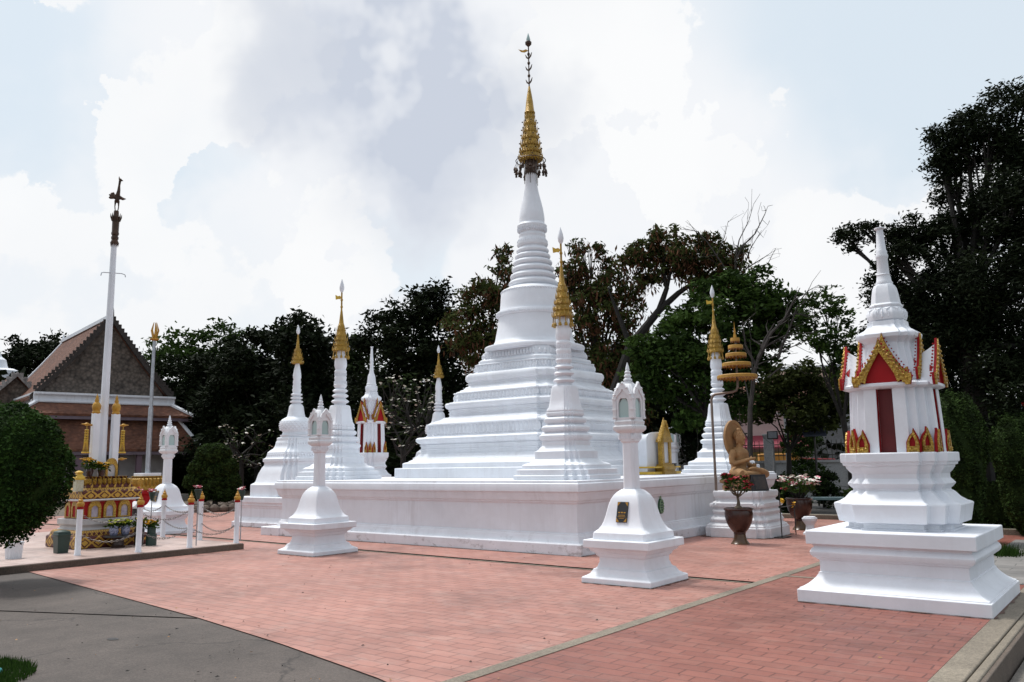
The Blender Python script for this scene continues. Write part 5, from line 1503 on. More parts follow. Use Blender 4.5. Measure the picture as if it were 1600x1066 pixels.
t = thing('potted_plant', 'white and pink flowering plant in a brown pot behind the statue pedestal', 'potted plant', (-6.62, 18.9, 0), 0, 'glazed pots with flowering plants')
glazed_pot(t, 1.06)
flower_leaves((0, 0, .88), (.40, .40, .22), 420, .09, LEAF_G, 'leaves', t)
mb = MB()
for k in range(12): a = k*2.4; mb.tube([(0, 0, .66), (.2*math.cos(a), .2*math.sin(a), .85), (.36*math.cos(a), .36*math.sin(a), 1.05)], [.02, .014, .006], 5)
mb.obj('stem', BARK, t)
mb = MB(); flower_heads(mb, (0, 0, 1.0), (.50, .50, .18), 52, .066, (0, 0, 0, 0, 1)); flower_heads(mb, (-.1, -.2, 1.0), (.15, .15, .1), 8, .06, 1); flower_heads(mb, (-.25, -.3, .9), (.1, .1, .05), 6, .04, 2); mb.obj('blooms', [PET_W, PET_P, PET_R], t, smooth=0)

t = thing('metal_stand', 'thin dark metal stand with yellow garland in front of the statue pedestal', 'stand', (-6.28, 17.2, 0))
mb = MB()
for y in (-.42, .40): mb.tube([(0, y, 0), (0, y, .93 if y < 0 else .75)], .012, 6)
mb.tube([(0, -.42, .62), (0, .40, .62)], .010, 6); mb.box((0, -.38, .012), (.10, .22, .012)); mb.obj('rods', DKMETAL, t)
mb = MB(); flower_heads(mb, (0, -.32, .68), (.04, .06, .08), 12, .035, 0); flower_heads(mb, (0, .36, .55), (.03, .04, .12), 8, .03, 0); mb.obj('garland', PET_Y, t, smooth=0)
t = thing('garden_stool', 'small white waisted garden stool beside the statue pedestal', 'stool', (-6.02, 17.75, 0))
t.scale = (.7, .7, .85)
mb = MB(); mb.prism(sym4([(1, .6), (.6, 1)]), [(.19, 0), (.19, .05), (.14, .09), (.11, .16), (.11, .24), (.15, .30), (.19, .35), (.20, .40), (.19, .42)]); mb.obj('body', W, t, bevel=.006)
mb = MB(); mb.lathe([(.17, .42), (.18, .435), (.17, .45)], n=20); mb.obj('top', WC, t)

# ---------------------------------------------------------------- things beyond the terrace on the right
p = at(1265, 742, 36)
wd = np.array([.93, .36]); wrz = math.atan2(wd[1], wd[0])
t = thing('boundary_wall', 'low grey-white boundary wall with square posts and rails, behind the flower pot', 'wall', (p[0], p[1], 0), wrz)
mb = MB(); mb.box((.5, 0, .72), (9, .10, .74)); mb.obj('panel', WALLG, t, smooth=0)
mb = MB(); mb.box((.5, -.02, 1.50), (9.05, .15, .05)); mb.obj('coping', WALLG, t, smooth=0)
for x in (-5.2, -1.55, 1.75, 5.1):
    mb = MB(); mb.box((x, -.04, 1.3), (.20, .20, 1.3)); mb.box((x, -.04, 2.62), (.23, .23, .04)); mb.obj('post', WALLG, t, bevel=.01)
mb = MB()
for i in range(90):
    x = -8+i*.19
    mb.box((x, 0, 1.95), (.012, .012, .42))
mb.box((.5, 0, 2.2), (9, .015, .02)); mb.box((.5, 0, 1.75), (9, .015, .02)); mb.obj('railing', DKMETAL, t, smooth=0)

p = at(1185, 700, 52)
t = thing('maroon_roofed_house', 'pinkish house with maroon porch roof glimpsed beyond the boundary wall', 'house', (p[0], p[1], 0), wrz)
mb = MB(); mb.box((0, 3, 2.4), (3.0, 3, 2.4)); mb.obj('wall', simple('pinkish_wall', (.45, .33, .31), (.36, .26, .25), 2, .8), t, smooth=0)
mb = MB(); mb.loft([[(-3.0, -1.4, 2.35), (3.2, -1.4, 2.35), (3.2, .1, 3.1), (-3.0, .1, 3.1)], [(-3.0, -1.4, 2.25), (3.2, -1.4, 2.25), (3.2, .1, 3.0), (-3.0, .1, 3.0)]]); mb.obj('porch_roof', simple('maroon_roof', (.24, .03, .05), (.17, .02, .035), 5, .6), t, smooth=0)
mb = MB(); mb.box((0, -.06, 1.5), (2.4, .05, .55)); mb.obj('yellow_shutter', simple('yellow_shutter', (.42, .34, .12), (.3, .24, .08), 6, .6), t, smooth=0)
mb = MB(); mb.loft([[(x, -.4, 4.8), (x, 6.4, 4.8), (x, 3, 6.6)] for x in (-3.3, 3.3)]); mb.obj('roof', TILE, t, smooth=0)
p = at(1300, 575, 62)
t = thing('far_tiled_roof', 'far house with white ridge line above the trees behind the shrine', 'house', (p[0], p[1], 0), wrz)
mb = MB(); mb.loft([[(-4.5, -3, p[2]-2.6), (4.5, -3, p[2]-2.6), (4.5, 0, p[2]), (-4.5, 0, p[2]), ], [(-4.5, 3, p[2]-2.7), (4.5, 3, p[2]-2.7), (4.5, .1, p[2]-.1), (-4.5, .1, p[2]-.1)]]); mb.obj('roof', simple('grey_brown_roof', (.2, .13, .10), (.12, .08, .06), 4, .8), t, smooth=0)
mb = MB(); mb.box((0, 0, p[2]+.1), (4.6, .12, .12)); mb.obj('ridge', W, t, smooth=0)
mb = MB(); mb.box((0, 0, (p[2]-2.6)/2), (4.2, 2.6, (p[2]-2.6)/2)); mb.obj('wall', WALLG, t, smooth=0)


# parked red vehicle seen through the railing
p = at(1272, 712, 40)
t = thing('parked_pickup', 'dark red parked pickup with yellow-lit load bed behind the railing', 'pickup truck', (p[0], p[1], -.02), wrz+RAD(4))
CARR = simple('red_car_paint', (.26, .015, .018), (.22, .012, .015), 2, .25)
mb = MB()
prof = [(-2.5, .45), (2.4, .45), (2.5, .75), (2.42, .98), (1.35, 1.08), (.75, 1.62), (-.55, 1.66), (-.72, 1.1), (-2.5, 1.1)]
mb.loft([[(x, y*k, z) for x, z in prof] for y, k in ((-.85, .97), (-.80, 1), (.80, 1), (.85, .97))]); mb.obj('body', CARR, t, bevel=.04)
mb = MB(); mb.plate([(-.5, 1.12), (.95, 1.12), (.66, 1.55), (-.45, 1.58)], .02, lambda u, v, d: (u, -.86+(-d), v)); mb.obj('side_window', BLACK, t, smooth=0)
mb = MB(); mb.box((-1.6, 0, 1.5), (.85, .75, .38)); mb.obj('load', simple('orange_cover', (.55, .26, .04), (.42, .17, .02), 4, .6), t, bevel=.04)
for x in (-1.6, 1.6):
    for s_ in (-1, 1):
        mb = MB(); mb.M = Matrix.Translation((x, s_*.78, .36)) @ Matrix.Rotation(RAD(90), 4, 'X')
        mb.lathe([(.20, -.11), (.34, -.11), (.36, -.06), (.36, .06), (.34, .11), (.20, .11)], n=24); wv_ = mb.obj('wheel', simple('tyre_rubber', (.02, .02, .02), None, 9, .8), t)
        mb = MB(); mb.M = Matrix.Translation((x, s_*.78, .36)) @ Matrix.Rotation(RAD(90), 4, 'X'); mb.lathe([(.05, -.115), (.2, -.10), (.2, .10), (.05, .115)], n=16); mb.obj('rim', STEEL, wv_)

p = at(1232, 745, 34)
t = thing('lamp_post', 'thin white lamp post standing before the boundary wall', 'lamp post', (p[0], p[1], 0))
mb = MB(); mb.tube([(0, 0, 0), (0, 0, 3.6)], [.06, .045], 8); mb.obj('pole', WALLG, t)
mb = MB(); mb.tube([(0, 0, 3.3), (-.5, 0, 3.5), (-.9, -.1, 3.42)], .025, 6); mb.box((-.95, -.1, 3.40), (.16, .07, .03)); mb.obj('arm', WALLG, t)
p = at(1207, 680, 33)
t = thing('floodlight', 'dark square floodlight on a short pole left of the lamp post', 'floodlight', (p[0], p[1], 0), .3)
mb = MB(); mb.tube([(0, 0, 0), (0, 0, p[2]-.2)], .04, 8); mb.obj('pole', WALLG, t)
mb = MB(); mb.box((0, 0, p[2]), (.20, .07, .16)); mb.obj('housing', BLACK, t, bevel=.02)
mb = MB(); mb.box((0, -.07, p[2]), (.16, .012, .12)); mb.obj('lens', simple('dull_lens', (.2, .22, .25), None, 8, .15), t)
p = at(1272, 676, 30)
t = thing('solar_lamp', 'small solar panel lamp on a pole behind the white-flowered pot', 'solar lamp', (p[0], p[1], 0), .4)
mb = MB(); mb.tube([(0, 0, 0), (0, 0, p[2])], .035, 8); mb.obj('pole', DKMETAL, t)
mb = MB(); mb.M = Matrix.Translation((0, 0, p[2]+.05)) @ Matrix.Rotation(RAD(38), 4, 'X'); mb.box((0, 0, 0), (.38, .28, .02)); mb.obj('panel', simple('solar_cells', (.10, .12, .16), (.07, .08, .11), 30, .2), t, smooth=0)
p = at(1330, 700, 27)
t = thing('gate_post', 'plain grey post just left of the large near shrine', 'post', (p[0], p[1], 0))
mb = MB(); mb.prism(SQ, [(.13, 0), (.13, 2.5), (.15, 2.5), (.15, 2.58), (.05, 2.66)]); mb.obj('shaft', WALLG, t, bevel=.01)
p = on_ground(1300, 800)
t = thing('stone_bench', 'low dark bench with pale edge behind the flower pots', 'bench', (p[0], p[1], 0), wrz)
mb = MB(); mb.box((0, 0, .40), (1.5, .24, .04)); mb.obj('seat', simple('pale_teal_edge', (.25, .36, .36), (.18, .27, .27), 6, .5), t, bevel=.01)
for x in (-1.1, 1.1):
    mb = MB(); mb.box((x, 0, .18), (.12, .2, .18)); mb.obj('leg', DKKERB, t, bevel=.01)
# red and white flag at the right frame edge
p = at(1597, 640, 20)
t = thing('flag_stick', 'thin stick with a small red and white flag at the right picture edge', 'flag', (p[0], p[1], 0))
mb = MB(); mb.tube([(0, 0, 0), (0, 0, p[2]+.1)], .012, 6); mb.obj('stick', STEEL, t)
mb = MB(); mb.plate([(0, 0), (.3, -.05), (.3, .17), (0, .2)], .006, lambda u, v, d: (u, d+.03*math.sin(u*20), p[2]-.05+v)); mb.obj('cloth', REDP, t, smooth=0)
# ---------------------------------------------------------------- foliage
RS = np.random.RandomState(5)


def leaf_mesh(name, C_, L_, mat, parent=None, aspect=.45, droop=.0, up=.0, tints=None, core=None):
    """one mesh of diamond leaves: C_ centres (n,3), L_ lengths (n,)"""
    n = len(C_)
    d = RS.normal(size=(n, 3)); d[:, 2] = d[:, 2]*.6-droop
    d /= np.linalg.norm(d, axis=1)[:, None]
    nrm = RS.normal(size=(n, 3)); nrm[:, 2] += up
    s_ = np.cross(d, nrm); s_ /= np.linalg.norm(s_, axis=1)[:, None]+1e-9
    fold = np.cross(d, s_)
    hl = (L_*.5)[:, None]; hw_ = (L_*.5*aspect)[:, None]
    V = np.empty((n, 4, 3))
    V[:, 0] = C_-d*hl; V[:, 1] = C_+s_*hw_+fold*hw_*.3; V[:, 2] = C_+d*hl; V[:, 3] = C_-s_*hw_+fold*hw_*.3
    V = V.reshape(-1, 3)
    nc = 0; cf = []
    if core is not None:
        V = np.vstack([V, np.array(core.v)]); cf = core.f
    me = bpy.data.meshes.new(name)
    nv = len(V); base = n*4
    loops = np.arange(n*4, dtype=np.int32)
    starts = np.arange(n, dtype=np.int32)*4
    if cf:
        ex = np.array([i+base for f in cf for i in f], dtype=np.int32)
        es = np.cumsum([0]+[len(f) for f in cf[:-1]]).astype(np.int32)+base
        loops = np.concatenate([loops, ex]); starts = np.concatenate([starts, es])
    me.vertices.add(nv); me.vertices.foreach_set('co', V.astype(np.float32).ravel())
    me.loops.add(len(loops)); me.loops.foreach_set('vertex_index', loops)
    me.polygons.add(len(starts)); me.polygons.foreach_set('loop_start', starts)
    me.update(calc_edges=True)
    if tints is None: tints = RS.uniform(0, 1, n)
    tt = np.concatenate([tints, np.full(len(cf), .25)]).astype(np.float32)
    a = me.attributes.new('tint', 'FLOAT', 'FACE'); a.data.foreach_set('value', tt)
    me.materials.append(mat)
    o = bpy.data.objects.new(name, me); COL.objects.link(o)
    if parent is not None: o.parent = parent
    return o


def clumps(blobs, leaf, dens=1., csize=.5, gap=.25, k=None):
    """leaf centres in clumps spread through ellipsoidal blobs (x,y,z,r[,rz])"""
    out = []; tn = []
    for b in blobs:
        c = np.array(b[:3]); r = b[3]; rz = b[4] if len(b) > 4 else r*.8
        cs = csize*min(1., r)
        ncl = max(7, int(dens*6.5*(r/cs)**2))
        dd = RS.normal(size=(ncl, 3)); dd /= np.linalg.norm(dd, axis=1)[:, None]
        rad = RS.uniform(.25, 1.22, ncl)**.6
        cc = c+dd*rad[:, None]*np.array([r, r, rz])
        kk = k or max(8, int(dens*(cs/leaf)**2*13))
        for q in cc[RS.uniform(size=ncl) > gap]:
            m_ = int(kk*RS.uniform(.5, 1.4))
            p = q+RS.normal(size=(m_, 3))*np.array([cs*.42, cs*.42, cs*.26])
            out.append(p); tn.append(np.clip(RS.normal(RS.uniform(.15, .8), .2, m_), 0, 1))
    return np.vstack(out), np.concatenate(tn)


def tree(name, label, cat, D, blobs, base_px, leaf=.24, mat=LEAF_D, dens=1., csize=.55, gap=.25, droop=.1, group=None, trunk_r=.18, fork=.45, bark=BARK, pods=0., spread=.6, aspect=.45, limbs=True):
    """blobs: (px, py, radius px [, depth offset]) in photo pixels at distance D"""
    bp = at(base_px, 735, D)
    t = thing(name, label, cat, (bp[0], bp[1], 0), 0, group)
    hb = np.array([bp[0], bp[1], 0])
    WB = []
    vd = np.array([bp[0], bp[1]])/np.linalg.norm(bp[:2])
    for b in blobs:
        off = b[3] if len(b) > 3 else RS.uniform(-spread, spread)*b[2]*D/FPX*1.2
        p = at(b[0], b[1], D+off)-hb
        r = b[2]*(D+off)/FPX
        p[2] = max(p[2], r*.75+.1)
        WB.append((*p, r, r*.85))
    C_, tn = clumps(WB, leaf, dens, csize, gap)
    Lg = leaf*RS.uniform(.6, 1.35, len(C_))
    if limbs:
        mb = MB()
        top = np.mean([w_[:3] for w_ in WB], axis=0); zf = max(1.2, fork*max(w_[2] for w_ in WB))
        fk = np.array([top[0]*.35, top[1]*.35, zf])
        mb.tube([(0, 0, -.1), tuple(fk*.5+np.array([.08, -.05, 0])), tuple(fk)], [trunk_r, trunk_r*.8, trunk_r*.65], 9)
        for w_ in WB:
            e = np.array(w_[:3]); mid = fk*.45+e*.55+np.array([RS.uniform(-.3, .3), RS.uniform(-.3, .3), -.12*w_[3]])
            if e[2] < zf*.8: continue
            mb.tube([tuple(fk-np.array([0, 0, .2])), tuple(mid), tuple(e)], [trunk_r*.34, trunk_r*.2, trunk_r*.08], 6)
            for j in range(4):
                dd = RS.normal(size=3); dd /= np.linalg.norm(dd)
                mb.tube([tuple(mid*.5+e*.5), tuple(e+dd*w_[3]*.5), tuple(e+dd*w_[3]*.95)], [trunk_r*.10, trunk_r*.06, trunk_r*.02], 5)
        mb.obj('trunk', bark, t)
    leaf_mesh('crown', C_, Lg, mat, t, aspect, droop, .6, tn)
    if pods:
        idx = RS.choice(len(C_), int(len(C_)*pods))
        P = C_[idx]+RS.normal(size=(len(idx), 3))*.12-np.array([0, 0, .15])
        leaf_mesh('seed_pods', P, leaf*1.25*RS.uniform(.7, 1.3, len(P)), PODS, t, .28, 2.2, 0)
    return t


PODS = leaf_mat('brown_seed_pod', (.13, .062, .032), (.05, .024, .014), .2)

GRP = 'trees behind the temple grounds'
# left of the picture, beyond the temple hall
tree('tree', 'dark round-topped tree behind the temple hall roof, left of its ridge', 'tree', 95, [(45, 560, 30), (22, 572, 22), (62, 548, 22), (70, 580, 25)], 48, .5, LEAF_DD, 1., 1.1, .1, group=GRP)
tree('tree', 'small dark tree top showing above the temple hall ridge', 'tree', 100, [(97, 545, 20), (110, 552, 18), (85, 560, 18)], 98, .5, LEAF_DD, 1., 1.1, .1, group=GRP)
tree('tree', 'lighter green leafy tree right of the steel flag pole', 'tree', 62, [(262, 548, 30), (300, 540, 30), (335, 535, 28), (372, 540, 30), (240, 575, 26), (280, 580, 40), (320, 580, 40), (365, 580, 40), (225, 600, 20)], 290, .40, LEAF_G, .8, .9, .25, group=GRP)
tree('tree', 'dark broad tree behind the layered topiary', 'tree', 58, [(300, 610, 55), (350, 600, 55), (300, 680, 55), (355, 680, 60), (265, 640, 30), (270, 700, 30)], 330, .36, LEAF_DD, 1.1, .8, .05, group=GRP)
tree('tree', 'dark tree with flat crown left of the studded small stupa', 'tree', 46, [(400, 560, 46), (425, 600, 50), (385, 640, 50), (430, 660, 60), (370, 580, 40), (400, 710, 45), (345, 640, 40), (340, 700, 40)], 405, .34, LEAF_DD, 1.1, .8, .05, group=GRP)
tree('tree', 'tall dark pointed tree directly behind the studded small stupa', 'tree', 42, [(468, 515, 28), (450, 545, 34), (490, 540, 34), (470, 590, 50), (505, 600, 45), (470, 660, 60), (520, 680, 50)], 480, .34, LEAF_DD, 1.1, .75, .06, group=GRP)
tree('tree', 'dark olive tree between the two left stupa spires', 'tree', 46, [(560, 548, 30), (530, 560, 30), (545, 600, 44), (580, 600, 40), (555, 660, 55), (590, 690, 50)], 555, .34, LEAF_D, .95, .75, .12, group=GRP)
tree('tree', 'dense black-green tree left of the great stupa, with domed top', 'tree', 38, [(670, 468, 32), (650, 495, 36), (690, 495, 30), (612, 505, 34), (595, 540, 36), (640, 545, 48), (690, 555, 44), (610, 590, 46), (660, 610, 60), (710, 620, 50), (630, 660, 55), (690, 690, 60)], 650, .26, LEAF_DD, 1.05, .62, .10, group=GRP, trunk_r=.25)
tree('tree', 'olive tree with hanging brown pods against the great stupa left flank', 'tree', 33, [(745, 470, 34), (725, 510, 40), (770, 455, 30), (790, 420, 22), (785, 395, 14), (800, 460, 40), (750, 550, 46), (790, 520, 50), (815, 500, 40)], 760, .22, LEAF_Y, .85, .5, .22, .35, group=GRP, pods=.35, trunk_r=.22)
tree('tree', 'brown-podded tree just right of the great stupa upper spire', 'tree', 31, [(905, 390, 18), (925, 395, 22), (890, 420, 26), (915, 440, 34), (955, 425, 30), (900, 490, 40), (945, 480, 40), (975, 500, 34), (930, 550, 46), (965, 560, 42), (985, 450, 26), (880, 460, 24), (955, 605, 46), (1000, 590, 40), (975, 650, 44), (990, 545, 30)], 925, .20, LEAF_Y, .8, .46, .26, .35, group=GRP, pods=.45, trunk_r=.22)
tree('tree', 'spreading tree with brown pods and a leaning dark limb, behind the nearest lantern', 'tree', 29, [(1010, 385, 24), (1040, 378, 28), (1070, 395, 30), (1100, 390, 28), (1000, 410, 22), (1030, 420, 24), (1075, 425, 22), (1115, 415, 28), (1140, 400, 24), (1130, 440, 24), (985, 400, 20), (1150, 430, 24), (1010, 440, 18), (1095, 450, 24), (1060, 410, 26)], 962, .19, LEAF_Y, .95, .42, .22, .3, group=GRP, pods=.35, limbs=False)
# its leaning limb
lt = [o for o in COL.objects if o.get('label', '').startswith('spreading tree with brown pods')][0]
O = np.array(lt.location)
mb = MB()
Pp = lambda x, y, D=29: tuple(at(x, y, D)-O)
mb.tube([Pp(945, 735), Pp(950, 640), Pp(985, 540), Pp(1030, 485), Pp(1060, 458), Pp(1100, 430)], [.24, .20, .17, .13, .10, .05], 9)
mb.tube([Pp(1030, 485), Pp(1042, 450), Pp(1036, 420), Pp(1040, 385)], [.12, .09, .06, .03], 7)
mb.tube([Pp(1042, 450), Pp(1048, 425), Pp(1065, 400)], [.08, .06, .03], 6); mb.tube([Pp(1060, 458), Pp(1085, 440), Pp(1120, 415)], [.08, .06, .03], 6)
mb.tube([Pp(1000, 525), Pp(1035, 520), Pp(1050, 535)], [.05, .035, .02], 5); mb.tube([Pp(1036, 430), Pp(1015, 410), Pp(1005, 390)], [.06, .04, .02], 6); mb.tube([Pp(985, 540), Pp(965, 490), Pp(950, 450)], [.12, .08, .03], 6)
mb.obj('trunk', BARK, lt)
tree('tree', 'bright green tree behind the far right corner stupa', 'tree', 27, [(1090, 490, 34), (1060, 520, 36), (1120, 500, 36), (1030, 545, 34), (1080, 560, 44), (1130, 555, 44), (1150, 450, 34), (1180, 450, 32), (1200, 480, 34), (1225, 475, 22), (1170, 500, 44), (1210, 515, 26), (1160, 560, 36), (1040, 600, 40), (1100, 610, 44), (1140, 615, 40), (1020, 580, 36), (1055, 500, 24), (1005, 545, 26), (1105, 455, 26), (1240, 500, 20), (1190, 540, 30)], 1096, .20, LEAF_G, 1.1, .45, .14, .2, group=GRP, trunk_r=.16)
tree('tree', 'shadowed tree low behind the white vaulted shrine', 'tree', 34, [(1010, 620, 40), (1060, 640, 45), (1020, 680, 45), (1080, 690, 45), (1110, 660, 36), (990, 570, 34)], 1050, .26, LEAF_DD, 1., .6, .05, group=GRP)
tree('tree', 'thin-crowned green tree left of the large near shrine, sky showing through', 'tree', 26, [(1290, 470, 26), (1270, 490, 24), (1310, 495, 26), (1280, 525, 28), (1315, 530, 28), (1260, 525, 18), (1300, 560, 28), (1335, 560, 24)], 1330, .17, LEAF_G, .8, .40, .28, .2, group=GRP, trunk_r=.12)
tree('tree', 'low olive-brown tree above the boundary wall', 'tree', 30, [(1200, 610, 30), (1235, 615, 34), (1275, 610, 34), (1310, 615, 30), (1250, 650, 30), (1290, 645, 30), (1215, 590, 24), (1260, 585, 24), (1180, 640, 28)], 1225, .19, LEAF_Y, 1.15, .42, .10, .2, group=GRP, trunk_r=.12)
tree('tree', 'small bright drooping shrub tree by the far corner stupa foot', 'small tree', 26, [(1070, 655, 16), (1088, 660, 14), (1058, 668, 10)], 1085, .18, LEAF_G, .8, .3, .2, .8, group=GRP, trunk_r=.05)
tree('tree', 'huge dark tree filling the right edge behind the near shrine', 'tree', 21, [(1560, 190, 44), (1600, 170, 44), (1510, 205, 32), (1480, 215, 26), (1640, 230, 60), (1550, 260, 50), (1490, 260, 34), (1600, 300, 56), (1470, 250, 18), (1500, 320, 40), (1550, 360, 54), (1620, 390, 60), (1470, 375, 34), (1430, 365, 28), (1395, 365, 20), (1350, 360, 20), (1325, 375, 20), (1400, 400, 28), (1450, 430, 44), (1380, 450, 28), (1510, 450, 54), (1580, 460, 60), (1410, 490, 42), (1470, 510, 54), (1550, 540, 64), (1620, 540, 60), (1500, 590, 54), (1590, 610, 60), (1440, 560, 44), (1660, 320, 60), (1460, 640, 40), (1400, 560, 34), (1375, 520, 26)], 1530, .115, LEAF_DD, 1.15, .50, .16, .15, group=GRP, trunk_r=.3, aspect=.36)
BARKB = simple('dark_bare_bark', (.05, .042, .038), (.03, .025, .022), 5, .9, 0, .5, 18)
# leafless trees
def bare_tree(label, D, base_px, lines, r0=.05):
    bp = at(base_px, 735, D); t = thing('bare_tree', label, 'tree', (bp[0], bp[1], 0), 0, GRP); O = np.array([bp[0], bp[1], 0])
    mb = MB()
    for ln, w_ in lines:
        P = [tuple(at(x, y, D)-O) for x, y in ln]; n = len(P)
        mb.tube(P, [max(.006, r0*w_*(1-.85*i/(n-1))) for i in range(n)], 6)
        for i in range(1, n):
            for j in range(3 if w_ < .9 else 2):
                f0 = RS.uniform(); a = np.array(P[i-1])*(1-f0)+np.array(P[i])*f0; dd = np.array(P[i])-np.array(P[i-1]); l = np.linalg.norm(dd)
                q = a+dd*RS.uniform(.25, .6)+RS.normal(size=3)*l*.28; q2 = q+dd*.22+RS.normal(size=3)*l*.15
                mb.tube([tuple(a), tuple(q), tuple(q2)], [r0*w_*.25, r0*w_*.16, .005], 4)
    mb.obj('trunk', BARKB, t); return t


bare_tree('leafless grey tree whose twigs stand above the green crown', 28, 1150, [
    ([(1150, 735), (1148, 600), (1150, 470), (1148, 400)], 1.5), ([(1148, 410), (1160, 385), (1180, 365), (1195, 335), (1200, 322)], .8), ([(1150, 400), (1155, 375), (1170, 345), (1178, 318)], .6),
    ([(1165, 410), (1172, 390), (1190, 360)], .6), ([(1140, 430), (1105, 378), (1090, 362), (1068, 357)], .6), ([(1120, 400), (1132, 370), (1138, 345)], .5), ([(1165, 420), (1190, 405), (1205, 395)], .5), ([(1175, 420), (1200, 412), (1212, 388)], .45), ([(1105, 378), (1085, 360), (1078, 350)], .4)])
bare_tree('leafless dark tree with sloping bare boughs right of the tiered parasol', 25, 1180, [
    ([(1172, 735), (1172, 640), (1180, 575), (1195, 530), (1210, 505)], 1.7), ([(1185, 560), (1205, 520), (1225, 500), (1240, 470), (1250, 450)], 1.3), ([(1216, 560), (1222, 540), (1235, 510), (1245, 480), (1285, 455)], .9),
    ([(1190, 545), (1225, 525), (1260, 520)], .6), ([(1205, 560), (1230, 545), (1255, 535)], .6), ([(1183, 575), (1165, 540), (1160, 500)], .9), ([(1215, 505), (1240, 490), (1275, 495)], .6), ([(1200, 590), (1225, 570), (1250, 572)], .5), ([(1250, 470), (1262, 455), (1280, 445)], .4)], .055)

# frangipanis with white blossom tufts
def frangipani(label, D, base_px, lo, hi, n, yr):
    bp = at(base_px, 735, D); t = thing('frangipani', label, 'tree', (bp[0], bp[1], 0), 0, 'frangipani trees in bloom'); O = np.array([bp[0], bp[1], 0])
    mb = MB(); fm = MB(); tips = []
    fk = np.array(at(base_px, 715, D)-O)
    mb.tube([(0, 0, 0), tuple(fk*.6), tuple(fk)], [.12, .10, .09], 8)
    mains = []
    for i in range(7):
        e = at(RS.uniform(lo*.8+hi*.2, lo*.2+hi*.8), RS.uniform(yr[0]*.6+yr[1]*.4, yr[1]), D+RS.uniform(-.8, .8))-O
        m_ = fk*.6+e*.4+RS.normal(size=3)*.12; mb.tube([tuple(fk), tuple(m_), tuple(e)], [.06, .045, .03], 6); mains.append(e)
    for i in range(n):
        e = at(RS.uniform(lo, hi), RS.uniform(*yr), D+RS.uniform(-1.2, 1.2))-O
        p0 = min(mains, key=lambda q: np.linalg.norm(q-e)); m_ = p0*.5+e*.5+RS.normal(size=3)*.14
        mb.tube([tuple(p0), tuple(m_), tuple(e)], [.026, .018, .012], 5); tips.append(e)
        if i % 3 != 2: flower_heads(fm, tuple(e), (.15, .15, .10), 3, .06, 0)
    mb.obj('trunk', BARK, t)
    C_ = np.vstack([e+RS.normal(size=(5, 3))*.14 for e in tips]); leaf_mesh('leaves', C_, np.full(len(C_), .24), LEAF_D, t, .3, .1, .5)
    fm.obj('blooms', PET_W, t, smooth=0)


frangipani('white-blossomed frangipani between the distant red-gabled shrine and the great stupa', 29, 630, 590, 690, 80, (585, 700))
frangipani('white-blossomed frangipani right of the layered topiary, in deep shade', 37, 378, 345, 425, 44, (665, 730))

# clipped bushes
def clipped(name, label, loc, ells, leaf, n, mat, group=None, stem=None, stem_mat=BARK, cat='clipped bush', planter=False):
    t = thing(name, label, cat, loc, 0, group)
    core = MB(); Cs = []; tn = []
    tot = sum(e[3]*e[5] for e in ells)
    for cx, cy, cz, rx, ry, rz in ells:
        core.ball((cx, cy, cz), (rx*.93, ry*.93, rz*.93), 0, 20, 14)
        k = int(n*rx*rz/tot)
        dd = RS.normal(size=(k, 3)); dd /= np.linalg.norm(dd, axis=1)[:, None]
        lump = 1+.05*np.sin(dd[:, 0]*7+dd[:, 2]*5+cx)+.03*np.sin(dd[:, 1]*9-dd[:, 2]*6)+.03*np.sin(dd[:, 0]*17+dd[:, 2]*13)+RS.normal(size=k)*.014+np.where(RS.uniform(size=k) < .04, RS.uniform(0, .07, k), 0)
        rad = lump*RS.uniform(.92, 1.02, k)
        Cs.append(np.array([cx, cy, cz])+dd*rad[:, None]*np.array([rx, ry, rz])); 
        patch = .5+.25*np.sin(dd[:, 0]*11+dd[:, 1]*7)+.2*np.sin(dd[:, 2]*13+dd[:, 1]*5)
        tn.append(np.clip(RS.normal(patch, .22), 0, 1))
    C_ = np.vstack(Cs)
    leaf_mesh('foliage', C_, leaf*RS.uniform(.6, 1.4, len(C_)), mat, t, .55, 0., .3, np.concatenate(tn), core)
    if stem:
        mb = MB(); mb.tube([(0, 0, 0), (stem[1], 0, stem[0]*.5), (0, 0, stem[0])], [stem[2], stem[2]*.8, stem[2]*.7], 8); mb.obj('trunk', stem_mat, t)
    return t


b = at(2, 740, 14.3)
clipped('clipped_bush', 'big round clipped dark bush at the left picture edge', (b[0], b[1], 0), [(0, 0, 1.60, .90, .90, 1.0)], .055, 26000, LEAF_S, stem=(1.0, .02, .06))
pt_ = on_ground(20, 884)
t = thing('bush_planter', 'white fluted planter tub under the big round clipped bush', 'planter', (pt_[0], pt_[1], 0))
t.scale = (.72, .72, .85)
mb = MB(); fl_ = []
for k in range(24): r = 1 if k % 2 else .90; fl_.append((r*math.cos(2*math.pi*k/24), r*math.sin(2*math.pi*k/24)))
mb.prism(fl_, [(.15, 0), (.165, .03), (.19, .40), (.215, .46), (.20, .47), (.17, .40)]); mb.obj('tub', W, t, smooth=0)
tp = on_ground(335, 797)
TD = float(np.hypot(tp[0], tp[1])); u_ = TD/FPX
def tb(px, py, rx, rz):
    p = at(px, py, TD); return (p[0]-tp[0], p[1]-tp[1], p[2], rx*u_, rx*u_, rz*u_)
clipped('layered_topiary', 'layered round topiary on a ringed bed before the dark trees', (tp[0], tp[1], 0), [tb(334, 709, 24, 15), tb(314, 731, 17, 12), tb(352, 730, 18, 14), tb(333, 737, 20, 11), tb(304, 753, 15, 12), tb(334, 757, 20, 12), tb(361, 753, 14, 13), tb(316, 772, 17, 10), tb(350, 773, 18, 10)], .10, 22000, LEAF_R, stem=(.9, .05, .12), cat='topiary')
